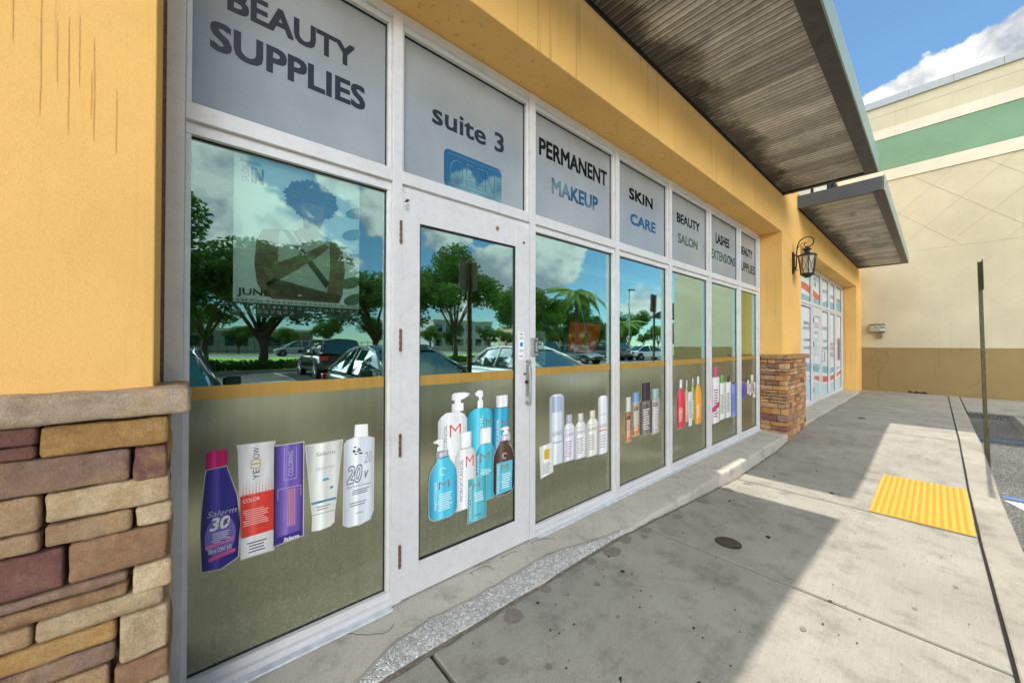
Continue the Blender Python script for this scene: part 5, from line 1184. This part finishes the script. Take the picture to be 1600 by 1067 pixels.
# palm
def palm(x, y, h, label):
    o = T('palm_tree', label, 'palm', (0, 0, 0), 'palms beyond the lot', local=True); rnd = random.Random(int(x))
    g = G(); g.tube([(0, 0, -.1), (.05, 0, h*.5), (0, 0, h)], [.2, .15, .12], 10); g.build('trunk', BARK, o, smooth=True)
    for k in range(15):
        a = k*2.4; up = rnd.uniform(.1, 1.2); Lf = 4.0; g = G(); P = []
        for q in range(13):
            t_ = q/12; r_ = Lf*t_*(1-.25*t_*(1.3-up)); z_ = h+.1+up*1.6*t_-(2.0+.8*(1.2-up))*t_*t_; P.append(Vector((math.cos(a)*r_, math.sin(a)*r_, z_)))
        g.tube(P, .025, 4)
        side = Vector((-math.sin(a), math.cos(a), 0))
        for q in range(1, 12):
            for w in range(3):
                p = P[q].lerp(P[q+1] if q < 12 else P[q], w/3); L_ = .95*math.sin(math.pi*min(.95, .15+q/13)); f = (P[min(12, q+1)]-P[q-1]).normalized()
                for sg in (-1, 1):
                    e = p+side*sg*L_*.8+f*L_*.4+Vector((0, 0, -.35*L_)); g.add([p-f*.09, e, p+f*.10], [(0, 1, 2)])
        g.build('frond', PALM, o)
    o.location = (x, y, -.1); return o
palm(29.8, -22.2, 6.7, 'tall arching palm mirrored above the white sedan in the pane right of the door')
palm(56, -33, 5.0, 'shorter palm mirrored behind the light pole')
# light pole
o = T('light_pole', 'slim grey parking lot light pole with a flat lamp head', 'lamp post', (0, 0, 0), local=True)
g = G(); g.tube([(0, 0, -.1), (0, 0, 10)], [.12, .08], 10); g.build('pole', plain('pole_grey', (150, 152, 152), .5, .3), o); g = G(); g.box(-.15, .15, -.2, .9, 9.95, 10.1); g.build('lamp_head', CHAN2, o)
g = G(); g.tube([(0, 0, -.1), (0, 0, .7)], .3, 14); g.build('base', KERB, o); o.location = (51.8, -29.5, -.1); o.rotation_euler = (0, 0, R(-60))
# far buildings
def block(x0, x1, y0, y1, h, m, label, nwx=6, floors=2):
    o = T('far_building', label, 'building', ((x0+x1)/2, y1, 0), 'buildings across the road')
    g = G(); g.box(x0, x1, y0, y1, -.2, h); g.build('wall', m, o); g = G(); g.box(x0-.3, x1+.3, y0-.3, y1+.3, h+.001, h+.4); g.build('roof', PALE, o)
    for f in range(floors):
        for k in range(nwx):
            cx = x0+(x1-x0)*(k+.5)/nwx; z_ = 1.1+f*(h/floors); g = G(); g.box(cx-(x1-x0)/nwx*.33, cx+(x1-x0)/nwx*.33, y1+.001, y1+.06, z_, z_+h/floors*.45); g.build('window', CGL, o)
WB = plain('white_render', (214, 212, 204), .9, var=.05)
block(-26, 16, -80, -68, 3.4, plain('grey_render', (150, 158, 150), .9, var=.05), 'long white building across the road behind the calendar reflection', 10, 1)
block(40, 56, -84, -70, 6.4, WB, 'white two storey building mirrored in the door glass', 6, 2)
block(74, 120, -90, -74, 6.5, plain('beige_render', (196, 180, 150), .9), 'low beige building beyond the trees on the right', 8, 1)
o = T('metal_fence', 'thin grey metal fence in front of the long white building', 'fence', (0, -62, 0)); g = G()
for k in range(60): x = -30+k*1.0; g.box(x-.03, x+.03, -62.03, -61.97, -.1, 1.9)
g.build('pickets', CHAN2, o); g = G(); g.box(-30, 29, -62.02, -61.98, 1.6, 1.68); g.box(-30, 29, -62.02, -61.98, .3, .38); g.build('rail', CHAN2, o)

# ------------------------------------------------------------------ sky, sun, camera
EL, AZ = 53.7, -1.0                                     # sun elevation, azimuth measured from +x (towards the car park is negative y)
sd = Vector((math.cos(R(EL))*math.cos(R(AZ)), math.cos(R(EL))*math.sin(R(AZ)), math.sin(R(EL))))
w = bpy.data.worlds.new('World'); scene.world = w; w.use_nodes = True; nt = w.node_tree; nt.nodes.clear()
def N(t, **k):
    n = nt.nodes.new(t)
    for a, b in k.items(): setattr(n, a, b)
    return n
def lk(a, b): nt.links.new(a, b)
def mth(op, a, b=0, c=None, clamp=False):
    n = N('ShaderNodeMath', operation=op); n.use_clamp = clamp
    for i, v in enumerate((a, b) if c is None else (a, b, c)):
        if hasattr(v, 'links'): lk(v, n.inputs[i])
        else: n.inputs[i].default_value = v
    return n.outputs[0]
SKY_STR, CL_STR = .05, .40
sky = N('ShaderNodeTexSky', sky_type='NISHITA'); sky.sun_disc = False; sky.sun_elevation = R(EL); sky.sun_rotation = R(90-AZ); sky.air_density = 1.0; sky.dust_density = .1; sky.ozone_density = 1.4; sky.altitude = 800
bg1 = N('ShaderNodeBackground'); bg1.inputs[1].default_value = SKY_STR; sm = N('ShaderNodeVectorMath', operation='MULTIPLY'); sm.inputs[1].default_value = (.74, .98, 1.0); lk(sky.outputs[0], sm.inputs[0]); lk(sm.outputs[0], bg1.inputs[0])
tc = N('ShaderNodeTexCoord')
def nz(off, sc=(1, 1, 1.45)):
    mp = N('ShaderNodeMapping'); mp.inputs['Scale'].default_value = sc; mp.inputs['Location'].default_value = off; lk(tc.outputs['Generated'], mp.inputs[0])
    n = N('ShaderNodeTexNoise'); n.inputs['Scale'].default_value = 5.5; n.inputs['Detail'].default_value = 14; n.inputs['Roughness'].default_value = .60; n.inputs['Distortion'].default_value = .1; lk(mp.outputs[0], n.inputs['Vector']); return n.outputs['Fac']
OFF = (2.3, 1.1, .4)
n1 = nz(OFF); n2 = nz((OFF[0]+.03, OFF[1], OFF[2]+.06))
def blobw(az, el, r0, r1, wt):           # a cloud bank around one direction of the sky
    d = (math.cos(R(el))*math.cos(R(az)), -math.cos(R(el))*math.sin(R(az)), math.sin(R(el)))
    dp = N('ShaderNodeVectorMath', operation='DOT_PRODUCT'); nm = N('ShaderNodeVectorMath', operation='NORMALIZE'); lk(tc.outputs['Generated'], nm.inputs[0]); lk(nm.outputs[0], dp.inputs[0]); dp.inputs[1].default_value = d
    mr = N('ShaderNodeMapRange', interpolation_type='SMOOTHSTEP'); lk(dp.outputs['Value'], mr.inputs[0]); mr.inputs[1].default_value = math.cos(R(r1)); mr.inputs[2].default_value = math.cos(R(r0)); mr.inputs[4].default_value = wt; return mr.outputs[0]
BL = [(62, 14, 10, 42, .045), (12, 19.5, 4, 13, .30), (-1.5, 23.3, 1, 4.6, .22), (5, 22.5, 1, 7, .16), (20, 22, 3, 12, .25),
      (87, 16, 2, 9, .20), (90, 22, 1, 5, .13), (70, 21, 2, 7, .20), (77, 12, 2, 8, .12), (59, 17, 1, 6, .18), (52, 10.5, 2, 6, .2), (57, 23, .5, 3, .22), (52, 22.2, .5, 2.6, .22), (43, 14.5, 2, 6, .2), (45, 9, 2, 5, .18), (30, 6, 1, 5, .16),
      (0, 38, 3, 12, -.3), (80, 33, 4, 12, -.1), (53, 17, .5, 3, -.15), (33, 12, 1, 5, -.12), (118, 14, 8, 30, .35), (160, 30, 8, 30, .12), (180, 62, 5, 45, .25)]  # closing entries: unseen cloud cover added as fill light
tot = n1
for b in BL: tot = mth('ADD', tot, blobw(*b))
mk = N('ShaderNodeMapRange', interpolation_type='SMOOTHSTEP'); lk(tot, mk.inputs[0]); mk.inputs[1].default_value = .585; mk.inputs[2].default_value = .65
sh = mth('MULTIPLY_ADD', mth('SUBTRACT', n1, n2), 4.2, .62, clamp=True)
thick = N('ShaderNodeMapRange'); lk(tot, thick.inputs[0]); thick.inputs[1].default_value = .62; thick.inputs[2].default_value = .95; thick.inputs[3].default_value = 1; thick.inputs[4].default_value = .72
cr = N('ShaderNodeValToRGB'); cr.color_ramp.elements[0].color = (.42, .47, .54, 1); cr.color_ramp.elements[1].color = (1, .99, .97, 1); cr.color_ramp.elements[0].position = .2; cr.color_ramp.elements[1].position = .8; lk(mth('MULTIPLY', sh, thick.outputs[0]), cr.inputs[0])
bg2 = N('ShaderNodeBackground'); lk(mth('ADD', mth('ADD', blobw(118, 14, 4, 27, 5.2), blobw(170, 60, 5, 45, 1.8)), CL_STR), bg2.inputs[1]); lk(cr.outputs[0], bg2.inputs[0])  # out-of-view cloud banks made extra bright, added to lift the shaded storefront
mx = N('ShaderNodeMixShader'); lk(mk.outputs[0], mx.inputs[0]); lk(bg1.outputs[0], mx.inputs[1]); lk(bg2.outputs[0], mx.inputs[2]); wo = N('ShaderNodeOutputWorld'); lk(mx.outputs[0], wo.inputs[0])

sl = bpy.data.lights.new('sun', 'SUN'); sl.energy = 2.0; sl.angle = R(.6); sl.color = (1, .95, .86); so = bpy.data.objects.new('sun', sl); COL.objects.link(so); so.rotation_euler = sd.to_track_quat('Z', 'Y').to_euler(); so.location = (0, -5, 20)

cam = bpy.data.cameras.new('camera'); cam.sensor_width = 36; cam.lens = 12.994; cam.clip_end = 2000; cam.clip_start = .05
co = bpy.data.objects.new('camera', cam); COL.objects.link(co); scene.camera = co
F = Vector((0.65729089, 0.75358874, 0.00852594)).normalized(); Rt = F.cross(Vector((0, 0, 1))).normalized(); U = Rt.cross(F); ro = R(.10887)
R2 = Rt*math.cos(ro)+U*math.sin(ro); U2 = U*math.cos(ro)-Rt*math.sin(ro)
co.matrix_world = Matrix(((R2.x, U2.x, -F.x, 0), (R2.y, U2.y, -F.y, -1.83), (R2.z, U2.z, -F.z, 1.337), (0, 0, 0, 1)))
vs_ = scene.view_settings; vs_.view_transform = 'Standard'; vs_.look = 'None'; vs_.exposure = 1.47; vs_.gamma = 1
scene.cycles.use_denoising = True; scene.cycles.transparent_max_bounces = 12; scene.cycles.max_bounces = 10; scene.cycles.diffuse_bounces = 5; scene.cycles.sample_clamp_indirect = 8
